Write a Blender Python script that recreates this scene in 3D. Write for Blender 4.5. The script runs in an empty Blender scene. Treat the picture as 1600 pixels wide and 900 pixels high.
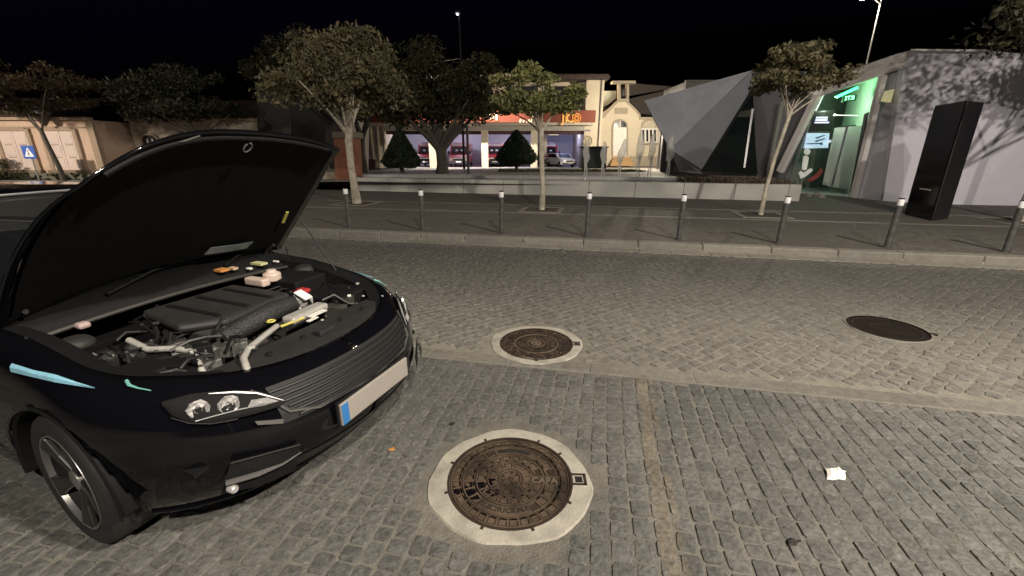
import bpy, bmesh, math, random
import numpy as np
from mathutils import Vector, Matrix, Euler
R = math.radians
rnd = random.Random(7)
npr = np.random.default_rng(11)
sc = bpy.context.scene
COL = sc.collection

# ------------------------------------------------------------------ camera, sky, exposure
cam = bpy.data.cameras.new('camera')
cam.sensor_width = 36
cam.lens = 14.85
cam.clip_start = 0.05
cam.clip_end = 600
co = bpy.data.objects.new('camera', cam)
COL.objects.link(co)
co.location = (0, 0, 1.65)
co.rotation_euler = (R(90 - 17.8), 0, 0)
sc.camera = co
w = bpy.data.worlds.new('World')
sc.world = w
w.use_nodes = True
nt = w.node_tree
bg = nt.nodes['Background']
sky = nt.nodes.new('ShaderNodeTexSky')
sky.sky_type = 'NISHITA'
sky.sun_disc = False
sky.sun_elevation = R(-4)
sky.sun_rotation = R(200)
tint = nt.nodes.new('ShaderNodeVectorMath'); tint.operation = 'MULTIPLY'; tint.inputs[1].default_value = (.55, .5, 3.2)   # deep blue night
nt.links.new(sky.outputs['Color'], tint.inputs[0]); nt.links.new(tint.outputs[0], bg.inputs['Color'])
bg.inputs['Strength'].default_value = 0.08
sun = bpy.data.lights.new('moonlight', 'SUN')
sun.energy = 0.012
sun.angle = R(10)
sun.color = (1, .9, .78)
so = bpy.data.objects.new('moonlight', sun)
COL.objects.link(so)
so.rotation_euler = (R(40), 0, R(20))
sc.view_settings.view_transform = 'Standard'
sc.view_settings.look = 'None'
sc.view_settings.exposure = 0
sc.view_settings.gamma = 1
sc.view_settings.use_curve_mapping = False
sc.render.engine = 'CYCLES'
sc.cycles.use_denoising = True
sc.cycles.max_bounces = 6
sc.cycles.transparent_max_bounces = 12
sc.cycles.sample_clamp_indirect = 4

# ------------------------------------------------------------------ frames and pixel helper
SA = R(-11.7)
CS, SN = math.cos(SA), math.sin(SA)
def S(s, n, z=0.0):                       # street frame (along, across) -> world
    return (s * CS - n * SN, s * SN + n * CS, z)
F_, P_, H_ = 660.0, R(17.8), 1.65
def at(x, y, Y):                          # where the sight line through a photo pixel stands at depth Y
    u, v = (x - 800) / F_, (y - 450) / F_
    d = (u, math.cos(P_) - v * math.sin(P_), -math.sin(P_) - v * math.cos(P_))
    t = Y / d[1]
    return (d[0] * t, Y, d[2] * t + H_)
def gpz(x, y, z=0.0):                      # the point of height z seen at a photo pixel
    u, v = (x - 800) / F_, (y - 450) / F_
    d = (u, math.cos(P_) - v * math.sin(P_), -math.sin(P_) - v * math.cos(P_))
    t = (z - H_) / d[2]
    return (d[0] * t, d[1] * t, z)
def proj(X, Y, Z):
    Z = Z - H_
    zc = Y * math.cos(P_) - Z * math.sin(P_)
    yc = -Y * math.sin(P_) - Z * math.cos(P_)
    if zc < .1: return (-9999, -9999)
    return (800 + F_ * X / zc, 450 + F_ * yc / zc)

# ------------------------------------------------------------------ materials
MATS = {}
def M(name, col, rough=.6, metal=0., var=.25, scale=6., bump=0., bscale=40., emit=0., ecol=None, island=0., coat=0., spec=.5, dark=None, dscale=1.2, damt=.0):
    if name in MATS: return MATS[name]
    m = bpy.data.materials.new(name)
    m.use_nodes = True
    t = m.node_tree; N = t.nodes; L = t.links
    b = N['Principled BSDF']
    b.inputs['Roughness'].default_value = rough
    b.inputs['Metallic'].default_value = metal
    b.inputs['Specular IOR Level'].default_value = spec
    if coat: b.inputs['Coat Weight'].default_value = coat; b.inputs['Coat Roughness'].default_value = .03
    tc = N.new('ShaderNodeTexCoord')
    fac = None
    n1 = N.new('ShaderNodeTexNoise'); n1.inputs['Scale'].default_value = scale; n1.inputs['Detail'].default_value = 8; n1.inputs['Roughness'].default_value = .65
    L.new(tc.outputs['Object'], n1.inputs['Vector'])
    mr = N.new('ShaderNodeMapRange'); mr.inputs[1].default_value = .25; mr.inputs[2].default_value = .75
    mr.inputs[3].default_value = 1 - var; mr.inputs[4].default_value = 1 + var
    L.new(n1.outputs[0], mr.inputs[0])
    val = mr.outputs[0]
    if island:
        g = N.new('ShaderNodeNewGeometry'); oi = N.new('ShaderNodeObjectInfo')
        a = N.new('ShaderNodeMath'); a.operation = 'ADD'
        L.new(g.outputs['Random Per Island'], a.inputs[0]); L.new(oi.outputs['Random'], a.inputs[1])
        f = N.new('ShaderNodeMath'); f.operation = 'FRACT'; L.new(a.outputs[0], f.inputs[0])
        mr2 = N.new('ShaderNodeMapRange'); mr2.inputs[3].default_value = 1 - island; mr2.inputs[4].default_value = 1 + island
        L.new(f.outputs[0], mr2.inputs[0])
        mu = N.new('ShaderNodeMath'); mu.operation = 'MULTIPLY'; L.new(val, mu.inputs[0]); L.new(mr2.outputs[0], mu.inputs[1])
        val = mu.outputs[0]
    src = tc.outputs['Object']
    if island:
        src = g.outputs['Position']
        L.new(src, n1.inputs['Vector'])
    vm = N.new('ShaderNodeVectorMath'); vm.operation = 'SCALE'
    vm.inputs[0].default_value = col[:3]
    if dark is not None:                   # blotches of a second colour (dirt, moss, wear)
        n2 = N.new('ShaderNodeTexNoise'); n2.inputs['Scale'].default_value = dscale; n2.inputs['Detail'].default_value = 6
        L.new(src, n2.inputs['Vector'])
        r2 = N.new('ShaderNodeMapRange'); r2.inputs[1].default_value = .42; r2.inputs[2].default_value = .66; r2.inputs[4].default_value = damt
        L.new(n2.outputs[0], r2.inputs[0])
        mx = N.new('ShaderNodeMix'); mx.data_type = 'RGBA'
        mx.inputs[6].default_value = (*col[:3], 1); mx.inputs[7].default_value = (*dark, 1)
        L.new(r2.outputs[0], mx.inputs[0]); L.new(mx.outputs[2], vm.inputs[0])
    L.new(val, vm.inputs[3])
    L.new(vm.outputs[0], b.inputs['Base Color'])
    if bump:
        n3 = N.new('ShaderNodeTexNoise'); n3.inputs['Scale'].default_value = bscale; n3.inputs['Detail'].default_value = 6
        L.new(src, n3.inputs['Vector'])
        bp = N.new('ShaderNodeBump'); bp.inputs['Strength'].default_value = min(1, bump); bp.inputs['Distance'].default_value = .01 * max(1, bump)
        L.new(n3.outputs[0], bp.inputs['Height']); L.new(bp.outputs[0], b.inputs['Normal'])
    if emit:
        b.inputs['Emission Color'].default_value = (*(ecol or col)[:3], 1)
        b.inputs['Emission Strength'].default_value = emit
    MATS[name] = m
    return m
def leaf_mat(name, c1, c2, c3):
    m = bpy.data.materials.new(name); m.use_nodes = True
    t = m.node_tree; N = t.nodes; L = t.links
    b = N['Principled BSDF']; b.inputs['Roughness'].default_value = .55; b.inputs['Specular IOR Level'].default_value = .3
    g = N.new('ShaderNodeNewGeometry')
    tc = N.new('ShaderNodeTexCoord')
    n = N.new('ShaderNodeTexNoise'); n.inputs['Scale'].default_value = 1.1; n.inputs['Detail'].default_value = 3
    L.new(tc.outputs['Object'], n.inputs['Vector'])
    a = N.new('ShaderNodeMath'); a.operation = 'MULTIPLY_ADD'; a.inputs[1].default_value = .55
    L.new(g.outputs['Random Per Island'], a.inputs[0])
    s = N.new('ShaderNodeMath'); s.operation = 'MULTIPLY_ADD'; s.inputs[1].default_value = 1.4; s.inputs[2].default_value = -.45
    L.new(n.outputs[0], s.inputs[0]); L.new(s.outputs[0], a.inputs[2])
    cr = N.new('ShaderNodeValToRGB')
    cr.color_ramp.elements[0].position = .1; cr.color_ramp.elements[0].color = (*c1, 1)
    cr.color_ramp.elements[1].position = .95; cr.color_ramp.elements[1].color = (*c3, 1)
    e = cr.color_ramp.elements.new(.5); e.color = (*c2, 1)
    L.new(a.outputs[0], cr.inputs[0]); L.new(cr.outputs[0], b.inputs['Base Color'])
    tr = N.new('ShaderNodeBsdfTranslucent'); L.new(cr.outputs[0], tr.inputs['Color'])
    mx = N.new('ShaderNodeMixShader'); mx.inputs[0].default_value = .3
    L.new(b.outputs[0], mx.inputs[1]); L.new(tr.outputs[0], mx.inputs[2])
    L.new(mx.outputs[0], N['Material Output'].inputs['Surface'])
    return m
def glass_mat(name, tint, alpha, rough=.03):   # thin pane: part mirror, part see-through
    m = bpy.data.materials.new(name); m.use_nodes = True
    t = m.node_tree; N = t.nodes; L = t.links
    b = N['Principled BSDF']; b.inputs['Base Color'].default_value = (*tint, 1); b.inputs['Roughness'].default_value = rough
    tr = N.new('ShaderNodeBsdfTransparent')
    mx = N.new('ShaderNodeMixShader'); mx.inputs[0].default_value = alpha
    L.new(tr.outputs[0], mx.inputs[1]); L.new(b.outputs[0], mx.inputs[2])
    L.new(mx.outputs[0], N['Material Output'].inputs['Surface'])
    return m

# ------------------------------------------------------------------ mesh building
class MB:
    def __init__(s): s.v = []; s.f = []
    def add(s, vs, fs):
        o = len(s.v); s.v += [tuple(map(float, p)) for p in vs]; s.f += [tuple(o + i for i in f) for f in fs]; return s
    def box(s, c, d, rz=0, rot=None):
        m = (rot if rot is not None else Matrix.Rotation(rz, 3, 'Z'))
        vs = [Vector(c) + m @ Vector((x * d[0] / 2, y * d[1] / 2, z * d[2] / 2)) for z in (-1, 1) for y in (-1, 1) for x in (-1, 1)]
        return s.add(vs, [(0, 2, 3, 1), (4, 5, 7, 6), (0, 1, 5, 4), (1, 3, 7, 5), (3, 2, 6, 7), (2, 0, 4, 6)])
    def bar(s, a, b, wd, th, up=(0, 0, 1)):
        a, b = Vector(a), Vector(b); d = b - a; x = d.normalized(); u = Vector(up)
        if abs(x.dot(u)) > .98: u = Vector((0, 1, 0))
        y = u.cross(x).normalized(); z = x.cross(y)
        m = Matrix((x, y, z)).transposed()
        return s.box((a + b) / 2, (d.length, wd, th), rot=m)
    def prism(s, poly, vec):              # polygon swept along vec
        n = len(poly); v = Vector(vec)
        vs = [Vector(p) for p in poly] + [Vector(p) + v for p in poly]
        return s.add(vs, [tuple(range(n))[::-1], tuple(range(n, 2 * n))] + [(i, (i + 1) % n, n + (i + 1) % n, n + i) for i in range(n)])
    def tube(s, path, rad, seg=8, cap=True):
        P = [Vector(p) for p in path]; n = len(P)
        if not hasattr(rad, '__len__'): rad = [rad] * n
        vs = []; ref = None
        for i in range(n):
            d = (P[min(i + 1, n - 1)] - P[max(i - 1, 0)]).normalized()
            if ref is None:
                ref = Vector((0, 0, 1)) if abs(d.z) < .9 else Vector((1, 0, 0))
            x = d.cross(ref).normalized(); y = x.cross(d).normalized(); ref = y
            for k in range(seg):
                a = 2 * math.pi * k / seg
                vs.append(P[i] + (x * math.cos(a) + y * math.sin(a)) * rad[i])
        fs = [(i * seg + k, i * seg + (k + 1) % seg, (i + 1) * seg + (k + 1) % seg, (i + 1) * seg + k) for i in range(n - 1) for k in range(seg)]
        if cap: fs += [tuple(range(seg))[::-1], tuple(range((n - 1) * seg, n * seg))]
        return s.add(vs, fs)
    def lathe(s, prof, seg=24, c=(0, 0, 0), axis='Z', a0=0, a1=2 * math.pi):
        full = abs(a1 - a0 - 2 * math.pi) < 1e-6; n = len(prof); cnt = seg if full else seg + 1
        vs = []
        for k in range(cnt):
            a = a0 + (a1 - a0) * k / seg
            for r, z in prof:
                p = (r * math.cos(a), r * math.sin(a), z)
                if axis == 'Y': p = (p[0], p[2], p[1])
                if axis == 'X': p = (p[2], p[0], p[1])
                vs.append((c[0] + p[0], c[1] + p[1], c[2] + p[2]))
        fs = []
        for k in range(seg):
            k2 = (k + 1) % cnt
            for i in range(n - 1): fs.append((k * n + i, k2 * n + i, k2 * n + i + 1, k * n + i + 1))
        return s.add(vs, fs)
    def grid(s, rows):
        n = len(rows[0]); vs = [p for r in rows for p in r]
        return s.add(vs, [(i * n + k, i * n + k + 1, (i + 1) * n + k + 1, (i + 1) * n + k) for i in range(len(rows) - 1) for k in range(n - 1)])
    def build(s, name, mat=None, parent=None, world=False, smooth=False, bevel=0, solid=0, fix=True):
        me = bpy.data.meshes.new(name)
        vs = s.v
        if world and parent is not None:
            mi = wm(parent).inverted(); vs = [tuple(mi @ Vector(p)) for p in vs]
        me.from_pydata(vs, [], s.f); me.validate()
        if fix:
            bm = bmesh.new(); bm.from_mesh(me); bmesh.ops.recalc_face_normals(bm, faces=bm.faces); bm.to_mesh(me); bm.free()
        return link(name, me, mat, parent, smooth, bevel, solid)
def wm(o):
    m = Matrix.LocRotScale(o.location, o.rotation_euler, o.scale)
    return wm(o.parent) @ m if o.parent else m
def link(name, me, mat, parent=None, smooth=False, bevel=0, solid=0):
    o = bpy.data.objects.new(name, me); COL.objects.link(o)
    if mat: me.materials.append(mat)
    if parent is not None: o.parent = parent
    if smooth:
        for p in me.polygons: p.use_smooth = True
        try: me.set_sharp_from_angle(angle=R(38))
        except Exception: pass
    if solid:
        md = o.modifiers.new('solid', 'SOLIDIFY'); md.thickness = solid; md.offset = -1
    if bevel:
        md = o.modifiers.new('bevel', 'BEVEL'); md.width = bevel; md.segments = 2; md.limit_method = 'ANGLE'
    return o
def tag(o, label, cat, group=None):
    o['label'] = label; o['category'] = cat
    if group: o['group'] = group
    return o
def thing(name, label, cat, loc=(0, 0, 0), rz=0, group=None):
    o = bpy.data.objects.new(name, None); COL.objects.link(o)
    o.empty_display_size = .1
    o.location = loc; o.rotation_euler = (0, 0, rz)
    return tag(o, label, cat, group)
def structure(o): o['kind'] = 'structure'; return o
def stuff(o): o['kind'] = 'stuff'; return o
def kids(o): return [c for c in COL.objects if c.parent == o]
def dup(o, loc=None, rz=None, label=None, parent=None):
    c = o.copy(); COL.objects.link(c)
    if parent is not None: c.parent = parent
    if loc is not None: c.location = loc
    if rz is not None: c.rotation_euler = (0, 0, rz)
    if label: c['label'] = label
    for k in kids(o): dup(k, parent=c)
    return c
def fast_mesh(name, V, Fq, mat, parent=None):
    me = bpy.data.meshes.new(name)
    me.vertices.add(len(V)); me.vertices.foreach_set('co', np.asarray(V, np.float32).ravel())
    k = Fq.shape[1]
    me.loops.add(Fq.size); me.loops.foreach_set('vertex_index', np.asarray(Fq, np.int32).ravel())
    me.polygons.add(len(Fq)); me.polygons.foreach_set('loop_start', np.arange(0, Fq.size, k, dtype=np.int32))
    me.update(); me.validate()
    return link(name, me, mat, parent)
def text_mesh(txt, size, ext=.002, bold=0.):
    cu = bpy.data.curves.new('lettering', 'FONT'); cu.body = txt; cu.size = size; cu.extrude = ext; cu.offset = bold
    cu.align_x = 'CENTER'; cu.align_y = 'CENTER'; cu.resolution_u = 3
    o = bpy.data.objects.new('lettering', cu); COL.objects.link(o)
    dg = bpy.context.evaluated_depsgraph_get(); dg.update()
    me = bpy.data.meshes.new_from_object(o.evaluated_get(dg))
    vs = [tuple(v.co) for v in me.vertices]; fs = [tuple(p.vertices) for p in me.polygons]
    bpy.data.objects.remove(o); bpy.data.meshes.remove(me)
    return vs, fs
def put_text(mb, txt, size, mat4, ext=.002, bold=0.):
    vs, fs = text_mesh(txt, size, ext, bold)
    mb.add([tuple(mat4 @ Vector(p)) for p in vs], fs)

# common materials
SETT = M('granite_sett', (.122, .119, .11), .75, var=.6, scale=34, bump=.8, bscale=45, island=.17, dark=(.082, .085, .08), dscale=.9, damt=.8)
ROADSETT = M('granite_sett_worn', (.128, .123, .110), .7, var=.4, scale=22, bump=.7, bscale=60, island=.15, dark=(.085, .08, .072), dscale=.35, damt=.6)
JOINT = M('joint_sand', (.14, .131, .113), .95, var=.3, scale=14, bump=.8, bscale=90, dark=(.07, .068, .06), dscale=1.1, damt=.9)
PALE = M('pale_granite', (.185, .175, .152), .75, var=.22, scale=12, bump=.4, bscale=80, island=.12, dark=(.15, .14, .12), dscale=2.5, damt=.5)
CONC = M('pale_concrete', (.34, .32, .272), .85, var=.14, scale=9, bump=.4, bscale=70, dark=(.19, .175, .148), dscale=6, damt=.75)
DARKMETAL = M('dark_grey_metal', (.035, .035, .037), .45, .3, var=.2, scale=20)
STEEL = M('galvanised_steel', (.35, .35, .36), .4, .8, var=.2, scale=10)
REFL = M('white_reflective_band', (.66, .66, .67), .4, var=.2, scale=40)
EDGE = M('edging_granite', (.16, .151, .132), .75, var=.35, scale=18, bump=.6, bscale=60, dark=(.11, .104, .092), dscale=1.5, damt=.8)
BARK = M('mottled_bark', (.30, .27, .21), .85, var=.4, scale=7, bump=.7, bscale=30, dark=(.48, .44, .36), dscale=4, damt=.7)
DARKBARK = M('dark_bark', (.07, .06, .05), .9, var=.4, scale=9, bump=.8, bscale=30)
def band_tone(m, axis, stops):            # tone bands and a worn paint stripe that follow a line of the street: stops = (distance, multiplier)
    t = m.node_tree; N = t.nodes; L = t.links; b = N['Principled BSDF']
    src = b.inputs['Base Color'].links[0].from_socket
    g = N.new('ShaderNodeNewGeometry'); d = N.new('ShaderNodeVectorMath'); d.operation = 'DOT_PRODUCT'; d.inputs[1].default_value = axis
    L.new(g.outputs['Position'], d.inputs[0])
    nz = N.new('ShaderNodeTexNoise'); nz.inputs['Scale'].default_value = 1.6; nz.inputs['Detail'].default_value = 6; L.new(g.outputs['Position'], nz.inputs['Vector'])
    ad = N.new('ShaderNodeMath'); ad.operation = 'MULTIPLY_ADD'; ad.inputs[1].default_value = .35; L.new(nz.outputs[0], ad.inputs[0]); L.new(d.outputs['Value'], ad.inputs[2])
    lo, hi = stops[0][0], stops[-1][0]
    mr = N.new('ShaderNodeMapRange'); mr.inputs[1].default_value = lo; mr.inputs[2].default_value = hi; L.new(ad.outputs[0], mr.inputs[0])
    cr = N.new('ShaderNodeValToRGB'); e = cr.color_ramp.elements
    while len(e) < len(stops): e.new(.5)
    for k, (x, c) in enumerate(stops):
        e[k].position = (x - lo) / (hi - lo); e[k].color = (*(c if hasattr(c, '__len__') else (c, c, c)), 1)
    L.new(mr.outputs[0], cr.inputs[0])
    mu = N.new('ShaderNodeMix'); mu.data_type = 'RGBA'; mu.blend_type = 'MULTIPLY'; mu.inputs[0].default_value = 1
    L.new(src, mu.inputs[6]); L.new(cr.outputs[0], mu.inputs[7]); L.new(mu.outputs[2], b.inputs['Base Color'])
ACROSS, ALONG = (-SN, CS, 0), (CS, SN, 0)
ROADSTOPS = [(3.2, 1.22), (4.0, 1.18), (5.2, .85), (6.2, .60), (7.2, .56), (7.5, .75)]  # paler beside the bay, darker towards the kerb
band_tone(ROADSETT, ACROSS, ROADSTOPS)
band_tone(SETT, ALONG, [(-3, .80), (.40, .80), (.53, .92), (.55, (1.12, .99, .82)), (.63, (1.12, .99, .82)), (.66, .78), (1.15, .78), (2.0, 1.0), (4, 1.04)])  # darker on the car's side, with a tan worn paint stripe
# ------------------------------------------------------------------ lamps of the place, and two added ones
def street_lamp(loc, h, arm, rz, label, power, col=(1, .84, .62), head=.3, group='street lamps', tilt=0):
    t = thing('street_lamp', label, 'street lamp', loc, rz, group)
    MB().tube([(0, 0, 0), (0, 0, .8), (0, 0, h)], [.09, .075, .045], 12).lathe([(0, .0), (.16, 0), (.16, .03), (.1, .06)], 12).build('pole', STEEL, t, smooth=True)
    MB().tube([(0, 0, h - .25), (arm * .4, 0, h + .02), (arm, 0, h + .08)], [.04, .035, .03], 8).build('arm', STEEL, t, smooth=True)
    MB().box((arm + head * .5, 0, h + .1), (head * 1.6, .26, .09)).build('lamp_head', DARKMETAL, t, bevel=.02)
    MB().box((arm + head * .5, 0, h + .043), (head * 1.2, .2, .02)).build('lamp_lens', M('lit_lamp_lens', (1, .9, .7), emit=90, ecol=(1, .88, .68)), t)
    l = bpy.data.lights.new('lamp_light', 'POINT'); l.energy = power; l.color = col; l.shadow_soft_size = .14
    lo = bpy.data.objects.new('lamp_light', l); COL.objects.link(lo); lo.parent = t
    lo.location = (arm + head * .5, 0, h - .16)
    return t
street_lamp((7.2, -2.6, .0), 7.6, 1.2, R(100), 'street lamp on the near pavement by the tourist pavilion end of the street', 5300, (1, .9, .77))
street_lamp((2.2, -6.0, .0), 7.6, 1.2, R(80), 'street lamp on the near pavement behind the viewer, across from the lettered manhole', 4300, (1, .9, .77))
street_lamp((-26.6, 14.6, .0), 4.3, 1.2, R(70), 'street lamp lighting the salmon house', 3000, (1, .86, .7))
street_lamp((-16.6, 9.6, .12), 7.6, 1.2, R(70), 'added unseen street lamp on the far pavement beyond the raised bonnet', 1300, (1, .88, .72))  # added out of view to light the pavilion facets and trees
street_lamp((22.6, 30, 0), 10.55, 1.0, R(180), 'tall street lamp with lit head rising behind the grey pavilion', 2200)
street_lamp((12.45, 37.5, .1), 4.5, 1.0, R(85), 'added street lamp hidden behind the grey pavilion to light the chapel', 3800, (1, .88, .68))  # unseen lamp added to light the chapel front

# ------------------------------------------------------------------ ground, road, pavements
def brick_ground(name, col, bw, bh, bump=.5, dark=(.06, .058, .05), damt=.5, mortar=.7, ds=.4):
    m = bpy.data.materials.new(name); m.use_nodes = True
    t = m.node_tree; N = t.nodes; L = t.links; b = N['Principled BSDF']; b.inputs['Roughness'].default_value = .82
    tc = N.new('ShaderNodeTexCoord'); br = N.new('ShaderNodeTexBrick'); br.inputs['Scale'].default_value = 1
    br.inputs['Brick Width'].default_value = bw; br.inputs['Row Height'].default_value = bh; br.inputs['Mortar Size'].default_value = .008
    br.inputs['Color1'].default_value = (col[0] * .72, col[1] * .72, col[2] * .72, 1); br.inputs['Color2'].default_value = (col[0] * 1.25, col[1] * 1.25, col[2] * 1.25, 1)
    br.inputs['Mortar'].default_value = (col[0] * mortar, col[1] * mortar, col[2] * mortar, 1)
    nz = N.new('ShaderNodeTexNoise'); nz.inputs['Scale'].default_value = ds; nz.inputs['Detail'].default_value = 9
    L.new(tc.outputs['Object'], br.inputs['Vector']); L.new(tc.outputs['Object'], nz.inputs['Vector'])
    mr = N.new('ShaderNodeMapRange'); mr.inputs[1].default_value = .4; mr.inputs[2].default_value = .68; mr.inputs[4].default_value = damt
    L.new(nz.outputs[0], mr.inputs[0])
    mx = N.new('ShaderNodeMix'); mx.data_type = 'RGBA'; mx.inputs[7].default_value = (*dark, 1)
    L.new(mr.outputs[0], mx.inputs[0]); L.new(br.outputs['Color'], mx.inputs[6]); L.new(mx.outputs[2], b.inputs['Base Color'])
    n2 = N.new('ShaderNodeTexNoise'); n2.inputs['Scale'].default_value = 35; L.new(tc.outputs['Object'], n2.inputs['Vector'])
    ad = N.new('ShaderNodeMath'); ad.operation = 'MULTIPLY_ADD'; ad.inputs[1].default_value = -.8; L.new(br.outputs['Fac'], ad.inputs[0]); L.new(n2.outputs[0], ad.inputs[2])
    bp = N.new('ShaderNodeBump'); bp.inputs['Strength'].default_value = bump; bp.inputs['Distance'].default_value = .012
    L.new(ad.outputs[0], bp.inputs['Height']); L.new(bp.outputs[0], b.inputs['Normal'])
    return m
def sheet(name, s0, s1, n0, n1, z, mat):
    o = MB().add([(s0, n0, z), (s1, n0, z), (s1, n1, z), (s0, n1, z)], [(0, 1, 2, 3)]).build(name, mat)
    o.rotation_euler = (0, 0, SA); return structure(o)
COBBLE = brick_ground('cobbles_far', (.13, .12, .11), .11, .11)
PAVE = brick_ground('pavement_cubes', (.10, .092, .08), .11, .11, dark=(.075, .067, .056), damt=.7)
PLAZAM = brick_ground('plaza_paving', (.22, .2, .19), .6, .4, bump=.2, dark=(.12, .11, .1), damt=.4)
g = MB().add([(-300, -300, -.03), (300, -300, -.03), (300, 400, -.03), (-300, 400, -.03)], [(0, 1, 2, 3)]).build('ground', COBBLE)
structure(g)
N_STRIP, N_ROAD, N_KERB = 3.02, 3.19, 7.70
bay = sheet('parking_bay', -12, 16, -1.0, N_STRIP, -.0056, JOINT)
road = sheet('road', -40, 40, N_STRIP, N_KERB + .05, -.0058, M('road_joint_sand', (.16, .15, .125), .95, var=.3, scale=14, bump=.8, bscale=90, dark=(.1, .095, .082), dscale=.5, damt=.8))
band_tone(MATS['road_joint_sand'], ACROSS, ROADSTOPS)

# granite setts
def sett_templates(k):
    out = []
    for i in range(k):
        r = random.Random(100 + i); c = .74
        ring = [(1, -c), (1, c), (c, 1), (-c, 1), (-1, c), (-1, -c), (-c, -1), (c, -1)]
        j = [(r.uniform(-.09, .05), r.uniform(-.09, .05)) for _ in ring]
        vs = []
        for zz, f in ((-.05, 1.0), (-.008, 1.0), (-.0005, .91)):
            for (x, y), (jx, jy) in zip(ring, j):
                vs.append(((x + jx * np.sign(x)) * f, (y + jy * np.sign(y)) * f, zz + (r.uniform(-.0025, .0025) if zz > -.02 else 0)))
        vs.append((r.uniform(-.2, .2), r.uniform(-.2, .2), r.uniform(.0, .005)))
        out.append(np.array(vs))
    return out
TPL = sett_templates(8)
fa = []
for lv in (0, 1):
    for q in range(8): fa.append((lv * 8 + q, lv * 8 + (q + 1) % 8, lv * 8 + 8 + (q + 1) % 8, lv * 8 + 8 + q))
TQ = np.array(fa); TT = np.array([(16 + q, 16 + (q + 1) % 8, 24, 24) for q in range(8)])
TF = [tuple(f) for f in fa] + [(16 + q, 16 + (q + 1) % 8, 24) for q in range(8)]
TMESH = []
for i, tv in enumerate(TPL):
    me = bpy.data.meshes.new('sett'); me.from_pydata([tuple(v) for v in tv], [], TF); me.materials.append(None); TMESH.append(me)
MANHOLES = [((-.01, 1.83), .46), ((.22, 3.50), .43), ((3.70, 3.85), .375)]
def pave_setts(parent, spots, mat, most=300):
    """spots: (X, Y, rot, half_x, half_y, z, tilt_x, tilt_y); the nearest in view become parts, the rest one field"""
    near = []
    for i, q in enumerate(spots):
        px = proj(q[0], q[1], 0)
        if 0 < px[0] < 1600 and 0 < px[1] < 900:
            lx, ly = (q[0] + 1.545), (q[1] - 2.265)      # not those under the car
            hx = math.cos(R(21)); hy = -math.sin(R(21))
            f, l = lx * hx + ly * hy, -lx * hy + ly * hx
            if f < .75 and abs(l) < .85: continue
            near.append((q[0] ** 2 + q[1] ** 2, i))
    near = set(i for _, i in sorted(near)[:most])
    V = []; FQ = []; o = 0
    for i, (X, Y, rot, hx, hy, z, tx, ty) in enumerate(spots):
        k = i % len(TPL)
        if i in near:
            ob = bpy.data.objects.new('sett', TMESH[k]); COL.objects.link(ob); ob.parent = parent
            ob.matrix_parent_inverse = wm(parent).inverted()
            ob.location = (X, Y, z); ob.rotation_euler = (tx, ty, rot); ob.scale = (hx, hy, 1)
            ob.material_slots[0].link = 'OBJECT'; ob.material_slots[0].material = mat
            continue
        t = TPL[k]; c, s_ = math.cos(rot), math.sin(rot)
        x = t[:, 0] * hx; y = t[:, 1] * hy
        V.append(np.stack([X + x * c - y * s_, Y + x * s_ + y * c, z + t[:, 2] + y * tx - x * ty], 1))
        FQ.append(np.concatenate([TQ, TT[:, :4]]) + o); o += len(t)
    V = np.concatenate(V); FQ = np.concatenate(FQ)
    me = bpy.data.meshes.new('sett_field')
    me.from_pydata(V.tolist(), [], [tuple(f[:3]) if f[2] == f[3] else tuple(f) for f in FQ.tolist()])
    ob = link('sett_field', me, mat, parent); ob.matrix_parent_inverse = wm(parent).inverted(); stuff(ob)
def clear_of(X, Y, m=.03):
    return all((X - c[0]) ** 2 + (Y - c[1]) ** 2 > (r + m) ** 2 for c, r in MANHOLES)
spots = []
s = -4.6
while s < 6.8:
    wd = rnd.uniform(.086, .106); n = .25 + rnd.uniform(0, .1)
    while n < N_STRIP - .06:
        ln = rnd.choice((.08, .09, .1, .11, .125)) * rnd.uniform(.93, 1.05)
        if n + ln > N_STRIP - .01: ln = N_STRIP - .01 - n
        if ln > .05:
            X, Y, _ = S(s + wd / 2 + .012 * math.sin(n * 2.1 + s * .7), n + ln / 2)
            if clear_of(X, Y):
                spots.append((X, Y, SA + rnd.uniform(-.05, .05), wd / 2 - rnd.uniform(.002, .006), ln / 2 - (rnd.uniform(-.001, .002) if s > .9 else rnd.uniform(.0, .005)), rnd.uniform(-.003, .003), rnd.uniform(-.02, .02), rnd.uniform(-.02, .02)))
        n += ln
    s += wd
pave_setts(bay, spots, SETT)
spots = []
p = .091
for i in range(-110, 190):
    for j in range(-110, 190):
        a, b_ = i * p + (j % 2) * p * .5 * (i % 3 == 0), j * p
        s_, n = (a - b_) * .70711 + 2, (a + b_) * .70711
        if not (-9.5 < s_ < 9.6 and N_ROAD + .05 < n < 7.42): continue
        X, Y, _ = S(s_ + rnd.uniform(-.009, .009), n + rnd.uniform(-.009, .009))
        if clear_of(X, Y):
            spots.append((X, Y, SA + R(45) + rnd.uniform(-.12, .12), p / 2 - rnd.uniform(.0005, .005), p / 2 - rnd.uniform(.0005, .005), rnd.uniform(-.004, .004), rnd.uniform(-.025, .025), rnd.uniform(-.025, .025)))
pave_setts(road, spots, ROADSETT)

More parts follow.
